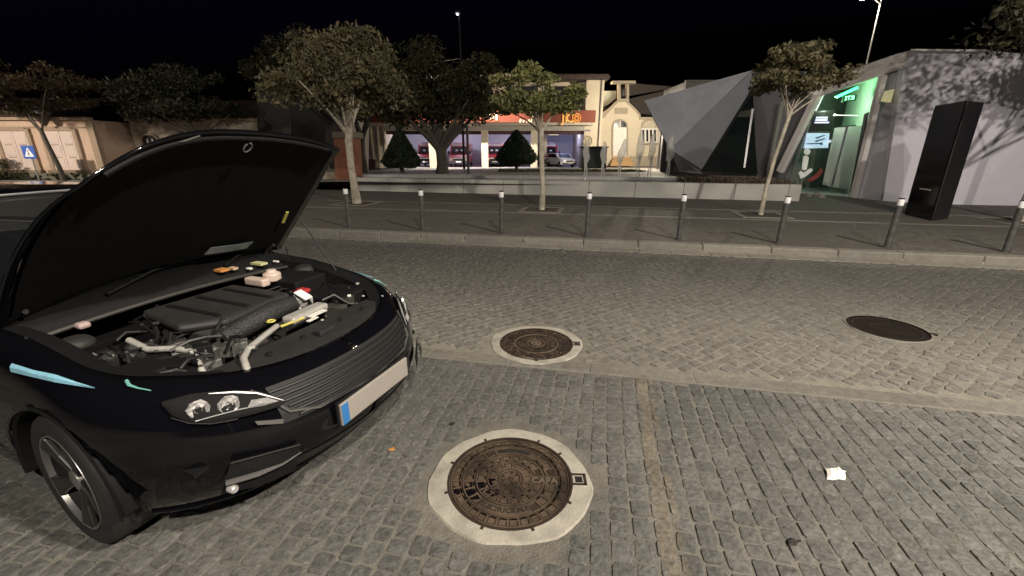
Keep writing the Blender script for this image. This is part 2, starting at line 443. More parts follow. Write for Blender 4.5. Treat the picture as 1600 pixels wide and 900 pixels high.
def stone_row(parent, name, s0, s1, n0, n1, z0, z1, ln, mat, gap=.006, bev=.008):
    s_ = s0
    while s_ < s1:
        l = ln * rnd.uniform(.85, 1.15)
        o = MB().box((s_ + l / 2, (n0 + n1) / 2 + rnd.uniform(-.004, .004), (z0 + z1) / 2 + rnd.uniform(-.002, .002)), (l - gap, n1 - n0 - .004, z1 - z0)).build(name, mat, parent, bevel=bev)
        s_ += l
es = sheet('edging_strip', -12, 16, N_STRIP, N_ROAD, -.008, JOINT)
stone_row(es, 'edging_stone', -5, 8.5, N_STRIP + .004, N_ROAD - .004, -.08, -.002, .75, EDGE)
ks = MB().box((0, 7.81, -.02), (80, .2, .1)).build('kerb', CONC); ks.rotation_euler = (0, 0, SA); structure(ks)
stone_row(ks, 'kerb_stone', -11, 11, 7.70, 7.915, -.1, .125, 1.0, PALE, bev=.018)
gu = sheet('gutter', -40, 40, 7.43, 7.7, -.007, JOINT)
stone_row(gu, 'gutter_stone', -11, 6.35, 7.44, 7.69, -.08, .004, .6, PALE)
stone_row(gu, 'gutter_stone', 7.25, 11, 7.44, 7.69, -.08, .004, .6, PALE)
pv = MB().box((0, 12.3, .02), (90, 8.77, .2)).build('pavement', PAVE); pv.rotation_euler = (0, 0, SA); structure(pv)
for n0 in (11.02, 12.83):
    stone_row(pv, 'border_slab', -9, 12, n0, n0 + .16, .06, .1245, 1.0, PALE, bev=.004)
# tree pits: bare earth framed by four slabs
EARTH = M('tree_pit_earth', (.045, .036, .026), .95, var=.5, scale=20, bump=1, bscale=60)
TREES = [(-7.50, 12.2), (-1.60, 11.83), (4.03, 11.95), (9.52, 12.0)]
for k, (s_, n) in enumerate(TREES):
    x, y, _ = S(s_, n)
    pit = thing('tree_pit', ['square earth pit round the big street tree behind the car', 'square earth pit at the foot of the middle street tree', 'square earth pit at the foot of the slim street tree before the pavilion', 'square earth pit at the foot of the street tree past the black pylon'][k], 'tree pit', (x, y, .12), SA, 'tree pits in the pavement')
    MB().box((0, 0, .002), (.92, .92, .012)).build('soil', EARTH, pit)
    for a in range(4):
        c, d = ((.52, 0), (.12, 1.16)) if a % 2 == 0 else ((0, .52), (.92, .12))
        sg = 1 if a < 2 else -1
        MB().box((c[0] * sg, c[1] * sg, .006), (*d, .02)).build('border_stone', PALE, pit, bevel=.004)

# gully grate at the kerb
gr = thing('storm_drain', 'dark iron gully grate let into the gutter beside the kerb', 'drain', S(6.8, 7.56), SA)
MB().box((0, 0, -.06), (.86, .22, .02)).build('pit', M('black_void', (.004, .004, .004), .9), gr)
IRON = M('cast_iron', (.03, .026, .022), .6, .4, var=.3, scale=30, bump=.4)
for k in range(11): MB().box((-.4 + k * .08, 0, -.018), (.03, .22, .03)).build('grate_bar', IRON, gr)
for sg in (-1, 1): MB().box((0, sg * .118, -.016), (.88, .02, .034)).build('grate_frame', IRON, gr)

# ------------------------------------------------------------------ manhole covers
RUST = M('rusty_iron', (.046, .030, .020), .62, .35, var=.45, scale=12, bump=.5, bscale=90, dark=(.022, .018, .016), dscale=6, damt=.9)
RUSTHI = M('worn_iron_relief', (.15, .108, .076), .5, .4, var=.35, scale=18, dark=(.03, .024, .02), dscale=5, damt=.9)
def collar(root, r0, r1, seed, mat=CONC):
    r = random.Random(seed); n = 56; ph = [r.uniform(0, 6.28) for _ in range(4)]
    rows = []
    for k in range(n + 1):
        a = 2 * math.pi * k / n
        rr = r1 * (1 + .022 * math.sin(2 * a + ph[0]) + .02 * math.sin(3 * a + ph[1]) + .012 * math.sin(7 * a + ph[2]) + .006 * math.sin(15 * a + ph[3]))
        c, s_ = math.cos(a), math.sin(a)
        rows.append([(r0 * c, r0 * s_, -.05), (r0 * c, r0 * s_, .003), (rr * .97 * c, rr * .97 * s_, .0035), (rr * c, rr * s_, -.012)])
    MB().grid(rows).build('concrete_collar', mat, root)
def ring(mb, r0, r1, z0, z1, seg=64, a0=0, a1=2 * math.pi):
    mb.lathe([(r0, z0), (r0, z1), (r1, z1), (r1, z0)], seg, a0=a0, a1=a1)
    if abs(a1 - a0) < 6.28:
        for a in (a0, a1):
            c, s_ = math.cos(a), math.sin(a); mb.add([(r0 * c, r0 * s_, z0), (r0 * c, r0 * s_, z1), (r1 * c, r1 * s_, z1), (r1 * c, r1 * s_, z0)], [(0, 1, 2, 3)])
def radial_i(mb, a, r0, r1, wd, z, cap=.5):
    m = Matrix.Rotation(a, 3, 'Z')
    mb.box(m @ Vector(((r0 + r1) / 2, 0, z)), (r1 - r0, wd, .006), rz=a)
    mb.box(m @ Vector((r0 + wd / 2, 0, z - .0004)), (wd, (r0) * cap, .006), rz=a)
def hinge_box(root, R0, a, mat, size=.075):
    m = Matrix.Rotation(a, 3, 'Z')
    f = MB()
    for dx, dy, lx, ly in ((0, size / 2, size, .012), (0, -size / 2, size, .012), (size / 2, 0, .014, size + .012)):
        f.box(m @ Vector((R0 + size / 2 + dx, dy, 0)), (lx, ly, .014), rz=a)
    f.build('hinge_frame', mat, root)
    MB().box(m @ Vector((R0 + size / 2, 0, -.003)), (size - .008, size - .008, .009), rz=a).build('hinge_plate', mat, root)
    MB().box(m @ Vector((R0 + size / 2 + .002, 0, .0)), (size * .55, size * .62, .0085), rz=a).build('hinge_pocket', M('black_void', (.004, .004, .004), .9), root)
def manhole_base(root, R0, mat):
    b = MB(); b.lathe([(0, -.004), (R0 - .016, -.004)], 64); b.build('cover_plate', mat, root)
    f = MB(); ring(f, R0 - .013, R0, -.04, .0045); f.build('outer_frame', mat, root)
# near, electricity cover
mh = thing('manhole_cover', 'large rusty round manhole cover lettered CAPA and ELECTRICIDADE in a pale concrete collar', 'manhole cover', (-.01, 1.83, 0), R(-2), 'manhole covers in the paving')
R0 = .332
collar(mh, R0, .425, 3); manhole_base(mh, R0, RUST)
rg = MB()
for r0, r1 in ((.246, .252), (.176, .182), (.116, .121), (.055, .061), (.306, .312)): ring(rg, r0, r1, -.006, .0005)
rg.build('relief_ring', RUSTHI, mh)
def in_gap(a, spans): return any(lo <= (a % (2 * math.pi)) <= hi for lo, hi in spans)
for r0, r1, n, spans in ((.256, .303, 34, []), (.187, .243, 26, [(R(228), R(300)), (R(345), R(360)), (0, R(15)), (R(55), R(118))]), (.124, .173, 18, [(R(345), R(360)), (0, R(15))]), (.064, .113, 11, []), (.004, .05, 3, [])):
    rel = MB()
    for k in range(n):
        a = 2 * math.pi * (k + .5) / n
        if in_gap(a, spans): continue
        radial_i(rel, a, r0 + .004, r1, .0085, -.002)
        a2 = a + math.pi / n                      # raised pad between the bars
        m = Matrix.Rotation(a2, 3, 'Z'); wdt = (r0 + r1) / 2 * 2 * math.pi / n - .02
        if wdt > .008: rel.box(m @ Vector(((r0 + r1) / 2 + .004, 0, -.0042)), ((r1 - r0) * .62, wdt, .004), rz=a2)
    stuff(rel.build('relief_pattern', RUSTHI, mh))
sl = MB(); ring(sl, .192, .24, -.0035, .0012, 20, R(58), R(115)); sl.build('handle_slot_rim', RUSTHI, mh)
sl = MB(); ring(sl, .2, .232, -.0034, .0018, 20, R(61), R(112)); sl.build('handle_slot', IRON, mh)
pl = MB(); ring(pl, .19, .242, -.0035, -.0012, 24, R(230), R(298)); pl.build('name_plate', RUSTHI, mh)
LET = M('worn_letter_face', (.2, .155, .115), .5, .4, var=.3, scale=25)
DLET = M('dark_letter', (.02, .016, .013), .7)
tx = MB()
for k, ch in enumerate('ELECTRICIDADE'):
    a = R(232.5) + (R(296) - R(232.5)) * k / 12
    put_text(tx, ch, .042, Matrix.Translation((.215 * math.cos(a), .215 * math.sin(a), 0)) @ Matrix.Rotation(a + math.pi / 2, 4, 'Z'), .0012, .0006)
tx.build('lettering', DLET, mh)
MB().box((.182, -.012, -.0025), (.155, .052, .003)).build('name_plate', RUST, mh)
tx = MB(); put_text(tx, 'CAPA', .054, Matrix.Translation((.182, -.012, -.0005)), .0015, .0009); tx.build('lettering', LET, mh)
fr = MB()
for a, b in (((.105, .016), (.26, .016)), ((.105, -.04), (.26, -.04)), ((.105, -.04), (.105, .016)), ((.26, -.04), (.26, .016))): fr.bar((*a, .0), (*b, .0), .005, .004)
fr.build('plate_border', RUSTHI, mh)
hinge_box(mh, R0 - .006, R(0), RUST, .07)
for a in (R(163), R(62), R(118), R(35), R(332), R(290), R(250), R(200)):
    m = Matrix.Rotation(a, 3, 'Z')
    MB().box(m @ Vector((R0 + .006, 0, .003)), (.022, .012, .01), rz=a).build('lug', RUST, mh)
# puddle stain across the cover
def blob(seed, rx, ry, n=26, amp=.3):
    r = random.Random(seed); ph = [r.uniform(0, 6.28) for _ in range(5)]
    return [(rx * (1 + amp * math.sin(2 * a + ph[0]) * .5 + amp * .6 * math.sin(3 * a + ph[1]) + amp * .45 * math.sin(5 * a + ph[2]) + amp * .3 * math.sin(9 * a + ph[3])) * math.cos(a),
             ry * (1 + amp * .6 * math.sin(3 * a + ph[4]) + amp * .5 * math.sin(4 * a + ph[0]) + amp * .3 * math.sin(8 * a + ph[1])) * math.sin(a)) for a in (2 * math.pi * k / n for k in range(n))]
OIL = M('black_oily_water', (.006, .005, .006), .12, var=.1)
for cx, cy, rx, ry, sd in ((-.15, -.055, .06, .035, 4), (-.24, -.09, .06, .03, 9), (-.08, -.10, .035, .022, 12), (-.19, -.125, .05, .025, 17), (-.11, -.02, .03, .018, 23)):
    MB().prism([(cx + x, cy + y, -.002) for x, y in blob(sd, rx, ry)], (0, 0, .0014)).build('oily_puddle', OIL, mh)
# second cover, further out in the road
mh = thing('manhole_cover', 'smaller round manhole cover with wriggling relief and a bright hub ring in a pale collar', 'manhole cover', (.22, 3.50, 0), R(-3), 'manhole covers in the paving')
R0 = .332
collar(mh, R0, .415, 8); manhole_base(mh, R0, RUST)
rg = MB()
for r0, r1 in ((.03, .046), (.19, .197), (.075, .08), (0, .016)): ring(rg, r0, r1, -.006, .001)
rg.build('relief_ring', LET, mh)
rel = MB(); r = random.Random(5)
for k in range(340):
    rad = r.choice((.105, .13, .155, .215, .24, .265, .288, .305)) + r.uniform(-.008, .008); a = r.uniform(0, 6.28)
    m = Matrix.Rotation(a, 3, 'Z'); rel.box(m @ Vector((rad, 0, -.002)), (r.uniform(.008, .02), r.uniform(.008, .02), .006), rz=a + r.choice((.8, -.8)))
stuff(rel.build('relief_pattern', RUSTHI, mh))
for a in range(10):
    q = R(36 * a + 8); MB().box((.26 * math.cos(q), .26 * math.sin(q), 0), (.035, .035, .005), rz=q).build('key_slot', IRON, mh)
hinge_box(mh, R0 - .004, 0, RUST, .06)
m = Matrix.Rotation(R(270), 3, 'Z'); MB().box(m @ Vector((R0 + .004, 0, .004)), (.03, .03, .012), rz=R(270)).build('lug', RUST, mh)
# third cover, dark and smooth
mh = thing('manhole_cover', 'plain dark wet round manhole cover set far out in the carriageway with a thin collar', 'manhole cover', (3.70, 3.85, 0), R(-35), 'manhole covers in the paving')
collar(mh, .325, .349, 15, PALE); manhole_base(mh, .325, M('wet_dark_iron', (.012, .0085, .007), .85, 0, var=.5, scale=9, bump=.3, spec=.1))
rg = MB(); ring(rg, .27, .275, -.006, -.001); ring(rg, .12, .124, -.006, -.001); rg.build('relief_ring', IRON, mh)
MB().box((.345, .05, .004), (.06, .03, .012)).build('hinge_lug', IRON, mh)

# ------------------------------------------------------------------ litter
def crumple(name, loc, rx, ry, h, seed, mat, label, cat, rz=0):
    r = random.Random(seed); o = blob(seed, 1, 1, 14, .35)
    vs = [(rx * x, ry * y, r.uniform(.001, .006)) for x, y in o] + [(rx * .55 * x, ry * .55 * y, h * r.uniform(.4, 1)) for x, y in o] + [(0, 0, h * .6)]
    n = 14
    fs = [(i, (i + 1) % n, n + (i + 1) % n, n + i) for i in range(n)] + [(n + i, n + (i + 1) % n, 2 * n) for i in range(n)] + [tuple(range(n))[::-1]]
    ob = MB().add(vs, fs).build(name, mat); ob.location = loc; ob.rotation_euler = (0, 0, rz); return tag(ob, label, cat)
PAPER = M('white_paper', (.72, .7, .66), .8, var=.08, scale=20)
crumple('paper_scrap', (*gpz(1306, 741)[:2], .004), .066, .040, .016, 21, PAPER, 'crumpled white paper tissue lying alone on the grey setts', 'litter', .5)
crumple('fallen_leaf', (-.70, 2.05, .003), .022, .012, .008, 5, M('orange_leaf', (.42, .2, .06), .7), 'small dry orange leaf on the setts beside the car bumper', 'leaf', .3)
crumple('pebble', (-.38, 2.3, .003), .02, .014, .012, 6, M('dark_pebble', (.012, .009, .008), .7), 'little dark lump on the setts above the lettered manhole', 'pebble', .3)
crumple('pebble', (*gpz(1240, 848)[:2], .003), .03, .016, .007, 16, M('dark_pebble', (.012, .009, .008), .7), 'flat dark scrap on the setts nearer than the paper tissue', 'litter', .3)

# ------------------------------------------------------------------ bollards
b0 = thing('bollard', 'x', 'bollard', S(-5.22, 8.10, .12), SA, 'bollards along the kerb')
MB().lathe([(0, 0), (.062, 0), (.062, .012), (.048, .02), (.045, .70), (.045, .705), (.0, .705)], 20).build('post', M('bollard_grey', (.075, .073, .07), .55, .2, var=.3, scale=14, dark=(.03, .028, .026), dscale=9, damt=.7), b0, smooth=True)
MB().lathe([(.0462, .705), (.0475, .71), (.0475, .80), (.0462, .805)], 20).build('reflective_band', REFL, b0, smooth=True)
MB().lathe([(.045, .803), (.043, .82), (.025, .828), (0, .83)], 20).build('cap', DARKMETAL, b0, smooth=True)
bl = ['bollard just clear of the raised car bonnet', 'second bollard out from the car bonnet', 'bollard before the tree trunk in the middle of the kerb', 'bollard before the row of fountain jets', 'bollard below the light facet of the grey pavilion', 'bollard beside the slim tree before the pavilion', 'bollard nearest the black pylon', 'bollard at the street tree end of the row, past the black pylon']
for k in range(8):
    s_ = -5.22 + k * 1.666
    if k == 0: b0['label'] = bl[0]
    else:
        d_ = dup(b0, S(s_, 8.10 + .005 * k, .12), None, bl[k]); d_.rotation_euler = (rnd.uniform(-.02, .02), rnd.uniform(-.02, .02), rnd.uniform(-1, 1))
# ------------------------------------------------------------------ the black car, bonnet open
PAINT = M('black_car_paint', (.003, .003, .004), .07, var=.05, spec=.45)
PLAST = M('black_plastic', (.006, .006, .0065), .7, var=.3, scale=25, spec=.2)
GREYPL = M('grey_plastic', (.016, .0155, .015), .65, var=.35, scale=14, bump=.25, bscale=60)
RUBBER = M('tyre_rubber', (.012, .012, .012), .75, var=.25, scale=20)
ALLOY = M('dark_alloy', (.03, .0295, .0285), .4, .6, var=.1)
ALUM = M('bare_aluminium', (.46, .45, .42), .42, .35, var=.2, scale=20)
CHROME = M('chrome', (.7, .7, .7), .12, 1., var=0.02)
SILVER = M('silvered_reflector', (.8, .79, .78), .32, .7, var=.25, scale=60)
GLASS = glass_mat('clear_lens', (.02, .02, .02), .14)
TINT = glass_mat('tinted_glass', (.01, .012, .013), .6)
WHITEL = M('white_label', (.7, .69, .64), .6, var=.1)
YELLOW = M('yellow_plastic', (.55, .5, .12), .5, var=.1)
RED = M('red_plastic', (.38, .03, .03), .5, var=.1)
CREAMPL = M('cream_reservoir', (.5, .4, .34), .45, var=.15)
AMBER = M('orange_sticker', (.45, .2, .05), .6, var=.3, scale=60)
car = thing('car', 'black hatchback parked by the kerb with its bonnet propped wide open', 'car', (-1.545, 2.265, 0), R(-21.5))
def sm(a, b, x):
    t = max(0, min(1, (x - a) / (b - a))); return t * t * (3 - 2 * t)
def ztop(x): return .735 + .065 * sm(.78, .35, x) + .10 * sm(.4, -.35, x) + .075 * sm(-.3, -1.4, x)
LV = [(.155, .58, .78), (.185, .68, .83), (.24, .77, .862), (.32, .86, .882), (.42, .90, .897), (.50, .895, .902), (.575, .872, .902), (.65, .835, .895), (.70, .80, .88)]
def lerp_lv(z):
    for a, b in zip(LV, LV[1:]):
        if z <= b[0]: t = max(0, (z - a[0]) / (b[0] - a[0])); return a[1] + (b[1] - a[1]) * t, a[2] + (b[2] - a[2]) * t
    return LV[-1][1:]
def outline(xn, yw, n_front=40, n_side=96, xr=-3.40, pf=2.25):
    pts = []
    x0 = .02
    for k in range(n_front + 1):                # nose: centre -> side
        t = math.pi / 2 * k / n_front
        pts.append((x0 + (xn - x0) * max(0, math.cos(t)) ** (2 / pf), yw * math.sin(t) ** (2 / pf)))
    for k in range(1, n_side + 1):
        t = k / n_side; x = x0 + (-3.0 - x0) * t
        pts.append((x, yw * (1 - .03 * sm(-1.8, -3.0, x))))
    for k in range(1, 17):
        t = math.pi / 2 * k / 16
        pts.append((-3.0 + (xr + 3.0) * math.sin(t) ** (2 / 2.6), yw * .97 * max(0, math.cos(t)) ** (2 / 2.6)))
    return pts
zs = [.155, .185, .215, .24, .28, .32, .36, .39, .42, .45, .475, .50, .525, .55, .575, .60, .625, .65, .675, .70]
rows = []
for z in zs: rows.append([(x, y, z) for x, y in outline(*lerp_lv(z))])
base = rows[-1]
SH = [(.25, .012), (.5, .03), (.75, .055), (.92, .085), (1.0, .12)]      # shoulder, turning inward to the bonnet line
for gfr, ins in SH:
    row = []
    for (x, y, z), (xb, yb) in zip(base, outline(LV[-1][1] - ins * .8, LV[-1][2] - ins)):
        row.append((xb, yb, .70 + gfr * (ztop(xb) - .70)))
    rows.append(row)
WH = [(0, .36), (-2.62, .36)]
def shell(side):
    V = []; F = []; n = len(rows[0])
    for r in rows: V += [list(p) for p in r]
    keep = []
    def inarch(p): return p[1] > .55 and any((p[0] - wx) ** 2 + (p[2] - .315) ** 2 < wr * wr for wx, wr in WH)
    for i in range(len(rows) - 1):
        for k in range(n - 1):
            q = (i * n + k, i * n + k + 1, (i + 1) * n + k + 1, (i + 1) * n + k)
            ins = [inarch(V[a]) for a in q]
            if all(ins): continue
            keep.append((q, ins))
    moved = {}
    for q, ins in keep:                          # pull the stray corners out onto the arch circle
        for a, b in zip(q, ins):
            if b and a not in moved:
                for wx, wr in WH:
                    dx, dz = V[a][0] - wx, V[a][2] - .315; d = math.hypot(dx, dz)
                    if d < wr + 1e-6: moved[a] = (wx + dx / d * wr, V[a][1], .315 + dz / d * wr)
    for a, p in moved.items(): V[a] = p
    return [(p[0], p[1] * side, p[2]) for p in V], [q for q, _ in keep]
bd = MB()
for sd in (1, -1):
    v, f = shell(sd); bd.add(v, f)
body = bd.build('body', PAINT, car, smooth=True, solid=.004)
# rounded wheel-arch lip and liner
for sd in (1, -1):
    for wx in (0, -2.62):
        a = MB()
        rows_a = []
        for k in range(25):
            t = R(-8) + R(196) * k / 24
            c, s_ = math.cos(t), math.sin(t)
            yo = .888
            rows_a.append([(wx + r * c, sd * y, .315 + r * s_) for r, y in ((.372, yo), (.36, yo + .006), (.35, yo - .004), (.352, .60))])
        a.grid(rows_a).build('wheel_arch_liner', PLAST, car, smooth=True)
# wheels
def wheel(x, y, sd, steer=0):
    wt = bpy.data.objects.new('wheel', None); COL.objects.link(wt); wt.parent = car; wt.location = (x, y, .315); wt.rotation_euler = (0, 0, steer); wt.empty_display_size = .1
    o = sd
    prof = [(.222, -.09), (.235, -.105), (.275, -.112), (.303, -.1), (.314, -.08), (.316, 0), (.314, .08), (.303, .1), (.275, .112), (.235, .105), (.222, .09)]
    MB().lathe([(r, yy) for r, yy in prof], 48, axis='Y').build('tyre', RUBBER, wt, smooth=True)
    MB().lathe([(.226, -.1 * 1), (.214, -.085), (.208, 0), (.214, .085), (.226, .1)], 48, axis='Y').lathe([(.205, .03 * o), (.06, .02 * o), (0, .02 * o)], 32, axis='Y').build('rim', PLAST, wt, smooth=True)
    lip = MB(); lip.lathe([(.228, .098 * o), (.226, .106 * o), (.218, .104 * o), (.214, .085 * o)], 48, axis='Y'); lip.build('rim_edge', M('rim_edge_grey', (.2, .195, .19), .35, .6), wt, smooth=True)
    for k in range(5):
        a = 2 * math.pi * k / 5 + R(-62 if sd < 0 else 20)
        m = Matrix.Rotation(a, 3, 'Y')
        pr = [(.035, .022), (.12, .03), (.20, .05), (.218, .052)]
        pts = [(r, -h) for r, h in pr] + [(r, h) for r, h in reversed(pr)]
        MB().prism([m @ Vector((r, .052 * o + .03 * o * (r / .22), h)) for r, h in pts], (0, .026 * o, 0)).build('spoke', ALLOY, wt, bevel=.008)
    MB().lathe([(.05, .06 * o), (.045, .088 * o), (.0, .092 * o)], 20, axis='Y').build('hub_cap', M('hub_grey', (.16, .155, .15), .4, .4), wt, smooth=True)
    MB().lathe([(.14, -.01 * o), (.14, .012 * o), (0, .012 * o)], 32, axis='Y').build('brake_disc', DARKMETAL, wt)
wheel(0, -.775, -1, R(-4)); wheel(0, .775, 1, R(-4)); wheel(-2.62, -.775, -1); wheel(-2.62, .775, 1)
# cabin
gr_rows = []
def cab(gf):
    xf, xr, yw = -.62 - .72 * gf ** .9, -3.3 + .5 * gf, .79 - .20 * gf
    z = 1.0 + (.40) * gf if gf < 1 else 1.40
    pts = []
    for k in range(13):
        t = math.pi / 2 * k / 12; pts.append((xf - .32 * (1 - math.cos(t) ** .75) if k < 12 else xf - .32, yw * math.sin(t) ** .62))
    x0 = pts[-1][0]
    for k in range(1, 13): pts.append((x0 + (xr + .25 - x0) * k / 12, yw * (1 - .06 * k / 12)))
    for k in range(1, 9):
        t = math.pi / 2 * k / 8; pts.append((xr + .25 * math.cos(t), yw * .94 * math.cos(t) ** .6 if k < 8 else 0))
    return [(x, y, z - .02 * (abs(y) / .8) ** 2 + .025 * gf * (1 - (y / .8) ** 2)) for x, y in pts]
levels = [cab(v) for v in (0, .12, .35, .6, .85, .97, 1.0)]
nc = len(levels[0])
def cabin_part(name, mat, k0, k1, l0, l1, both=True, off=0):
    m = MB()
    for sd in ((1, -1) if both else (1,)):
        m.grid([[(p[0], p[1] * sd, p[2] + off) for p in levels[l][k0:k1 + 1]] for l in range(l0, l1 + 1)])
    return m.build(name, mat, car, smooth=True)
cabin_part('windscreen', TINT, 0, 8, 0, 5)
cabin_part('windscreen_pillar', PAINT, 8, 12, 0, 5)
for sd in (1, -1):
    for a, b in ((12, 17), (18, 22)):
        MB().grid([[(p[0], p[1] * sd, p[2]) for p in levels[l][a:b + 1]] for l in range(0, 6)]).build('side_window', TINT, car, smooth=True)
cabin_part('door_pillar', PAINT, 17, 18, 0, 5)
cabin_part('rear_quarter', PAINT, 22, 25, 0, 5)
cabin_part('rear_window', TINT, 25, nc - 1, 0, 5)
rf = MB(); top = levels[-1]
for sd in (1, -1):
    rf.grid([[(p[0], p[1] * sd, p[2]) for p in levels[5]], [(p[0], p[1] * sd, p[2]) for p in top], [(p[0] * .85 - .3, p[1] * sd * .6, 1.432) for p in top], [(p[0] * .3 - 1.5, 0, 1.442) for p in top]])
rf.build('roof', PAINT, car, smooth=True)
MB().tube([(levels[5][k][0] + .01, levels[5][k][1] * sd_, levels[5][k][2] + .012) for sd_, ks_ in ((-1, range(11, -1, -1)), (1, range(1, 12))) for k in ks_], .008, 6).build('roof_edge_highlight', STEEL, car, smooth=True)  # highlight along the roof edge, built as a steel-grey tube
# belt deck between body line and cabin, behind the bonnet gap
dk = MB()
for sd in (1, -1):
    k0 = next(i for i, p in enumerate(rows[-1]) if p[0] < -.62)
    out = [rows[-1][i] for i in range(k0, len(rows[-1]))]
    dk.grid([[(p[0], p[1] * sd, p[2]) for p in out], [(p[0], max(0, p[1] - .05) * sd, 1.0 if p[0] > -3.2 else .97) for p in out], [(min(p[0], -.62) * .98, max(0, p[1] - .12) * sd, .985) for p in out]])
dk.build('shoulder_panel', PAINT, car, smooth=True)
for sd in (1, -1):
    mr = MB().lathe([(0, -.05), (.07, -.045), (.095, 0), (.085, .04), (0, .05)], 16, axis='X'); mr.v = [(p[0] - .98, p[1] * 1.25 + sd * 1.0, p[2] * .85 + 1.03) for p in mr.v]
    mo = mr.build('door_mirror', PAINT, car, smooth=True)
    MB().box((-1.035, sd * 1.0, 1.03), (.01, .17, .11)).build('mirror_glass', CHROME, mo)
    MB().bar((-.97, sd * .85, .99), (-.97, sd * .96, 1.0), .05, .03).build('mirror_arm', PLAST, mo)
    for dx in (-.62, -1.62, -2.45):
        MB().bar((dx, sd * .903, .30), (dx, sd * .875, .93), .006, .006).build('door_gap', M('black_void', (.004, .004, .004), .9), car)
    for dx in (-1.45, -2.3): MB().box((dx, sd * .905, .80), (.16, .02, .025)).build('door_handle', PAINT, car, bevel=.006)
# fender top rail (inner lip), engine bay trough
k_c = next(i for i, p in enumerate(rows[-1]) if p[0] < -.64)
edge = rows[-1][:k_c + 1]
lip = MB()
for sd in (1, -1):
    inn = []
    for x, y, z in edge:
        d = Vector((max(x, -.1) + .1, y, 0)); d = d.normalized() if d.length else Vector((1, 0, 0))
        inn.append((x - d.x * .075, y - d.y * .075, z))
    lip.grid([[(x, y * sd, z) for x, y, z in edge], [(x * .997, y * .99 * sd, z - .012) for x, y, z in edge], [(x, y * sd, z - .022) for x, y, z in inn], [(x * .985, y * .97 * sd, z - .2) for x, y, z in inn], [(x * .97, y * .95 * sd, .42) for x, y, z in inn]])
lip.build('fender_channel', PLAST, car, smooth=True)
MB().box((-.02, 0, .45), (1.3, 1.5, .02)).build('engine_undertray', PLAST, car)
MB().box((-.66, 0, .78), (.03, 1.5, .44)).build('bulkhead', PLAST, car)
cw = MB(); cw.grid([[(-.44, y, .86 - .02 * (y / .7) ** 2), (-.50, y, .90 - .02 * (y / .7) ** 2), (-.56, y, .935 - .02 * (y / .7) ** 2), (-.70, y, .985 - .03 * (y / .7) ** 2)] for y in np.linspace(-.74, .74, 25)])
cw.build('windscreen_cowl', PLAST, car, smooth=True, solid=.01)
MB().tube([(-.415, y, .865 - .03 * (y / .7) ** 2) for y in np.linspace(-.7, .7, 15)], .012, 8).build('cowl_seal', M('seal_rubber', (.03, .028, .026), .55), car, smooth=True)
for x0, y0, x1, y1 in ((-.52, -.35, -.66, .2), (-.52, .3, -.66, .72)):
    MB().tube([(x0, y0, .93), ((x0 + x1) / 2, (y0 + y1) / 2, .985), (x1, y1, .995)], [.01, .008, .006], 6).build('wiper_arm', PLAST, car)
# engine bay furniture
eb = lambda mb, name, mat, sm_=False, bev=0.012: mb.build(name, mat, car, smooth=sm_, bevel=bev)
eb(MB().prism([(-.36, -.30, .80), (-.36, .22, .80), (.06, .28, .775), (.10, -.16, .765), (0, -.34, .78)], (0, 0, .045)), 'engine_cover', GREYPL, bev=.02)
for k in range(3): MB().bar((-.30, -.2 + k * .16, .848), (.05, -.16 + k * .16, .823), .03, .006).build('cover_rib', PLAST, car, bevel=.002)
eb(MB().box((-.1, .02, .60), (.5, .6, .34)), 'engine_block', M('engine_casting', (.05, .048, .045), .6, .3, var=.5, scale=15, bump=.6))
eb(MB().box((-.16, .50, .74), (.34, .26, .22)), 'battery_box', PLAST)
eb(MB().box((.22, .50, .70), (.26, .3, .16)), 'air_filter_box', PLAST)
eb(MB().box((.02, .40, .79), (.11, .06, .03)), 'battery_terminal', RED)
eb(MB().box((-.06, .43, .80), (.10, .035, .02)), 'terminal_cover', M('pale_red_plastic', (.45, .22, .2), .5))
eb(MB().lathe([(0, 0), (.055, 0), (.055, .05), (.03, .06), (.03, .075), (0, .075)], 16, (-.20, .38, .84)), 'coolant_bottle', CREAMPL, True)
eb(MB().box((-.24, .30, .85), (.17, .06, .05)), 'brake_fluid_bottle', CREAMPL)
eb(MB().box((-.46, .50, .902), (.10, .055, .014)), 'yellow_sticker', M('pale_yellow_label', (.5, .5, .26), .6), bev=0)
eb(MB().box((-.43, .40, .893), (.04, .025, .012)), 'bottle_cap', WHITEL, bev=.004)
eb(MB().box((-.44, .62, .89), (.05, .016, .012)), 'bottle_cap', WHITEL, bev=.004)
eb(MB().box((-.47, .24, .92), (.07, .06, .014)), 'warning_sticker', AMBER, bev=0)
eb(MB().box((-.46, .31, .914), (.05, .035, .014)), 'warning_sticker', M('pale_orange_sticker', (.5, .36, .24), .6), bev=0)
eb(MB().tube([(.16, .22, .78), (.20, .05, .80), (.22, -.10, .79), (.16, -.22, .74)], [.05, .055, .055, .05], 12), 'intake_hose', M('ribbed_hose', (.018, .018, .018), .6, bump=1, bscale=80), True, 0)
eb(MB().tube([(.19, .30, .775), (.17, .20, .79)], [.045, .045], 12), 'intake_elbow', ALUM, True, .006)
eb(MB().bar((.315, .285, .765), (.335, .005, .77), .085, .045), 'charge_cooler', ALUM, bev=.016)
eb(MB().bar((.39, .22, .768), (.395, .10, .768), .035, .006), 'bonnet_label', WHITEL, bev=0)
eb(MB().bar((.43, .12, .766), (.435, .05, .766), .022, .006), 'bonnet_label', WHITEL, bev=0)
eb(MB().bar((.375, .08, .768), (.36, -.06, .768), .014, .01), 'yellow_clip', YELLOW, bev=.002)
m = MB(); m.lathe([(.018, -.005), (.024, 0), (.018, .005), (.012, 0), (.018, -.005)], 16, (.31, -.07, .795)); eb(m, 'dipstick_ring', YELLOW, True, 0)
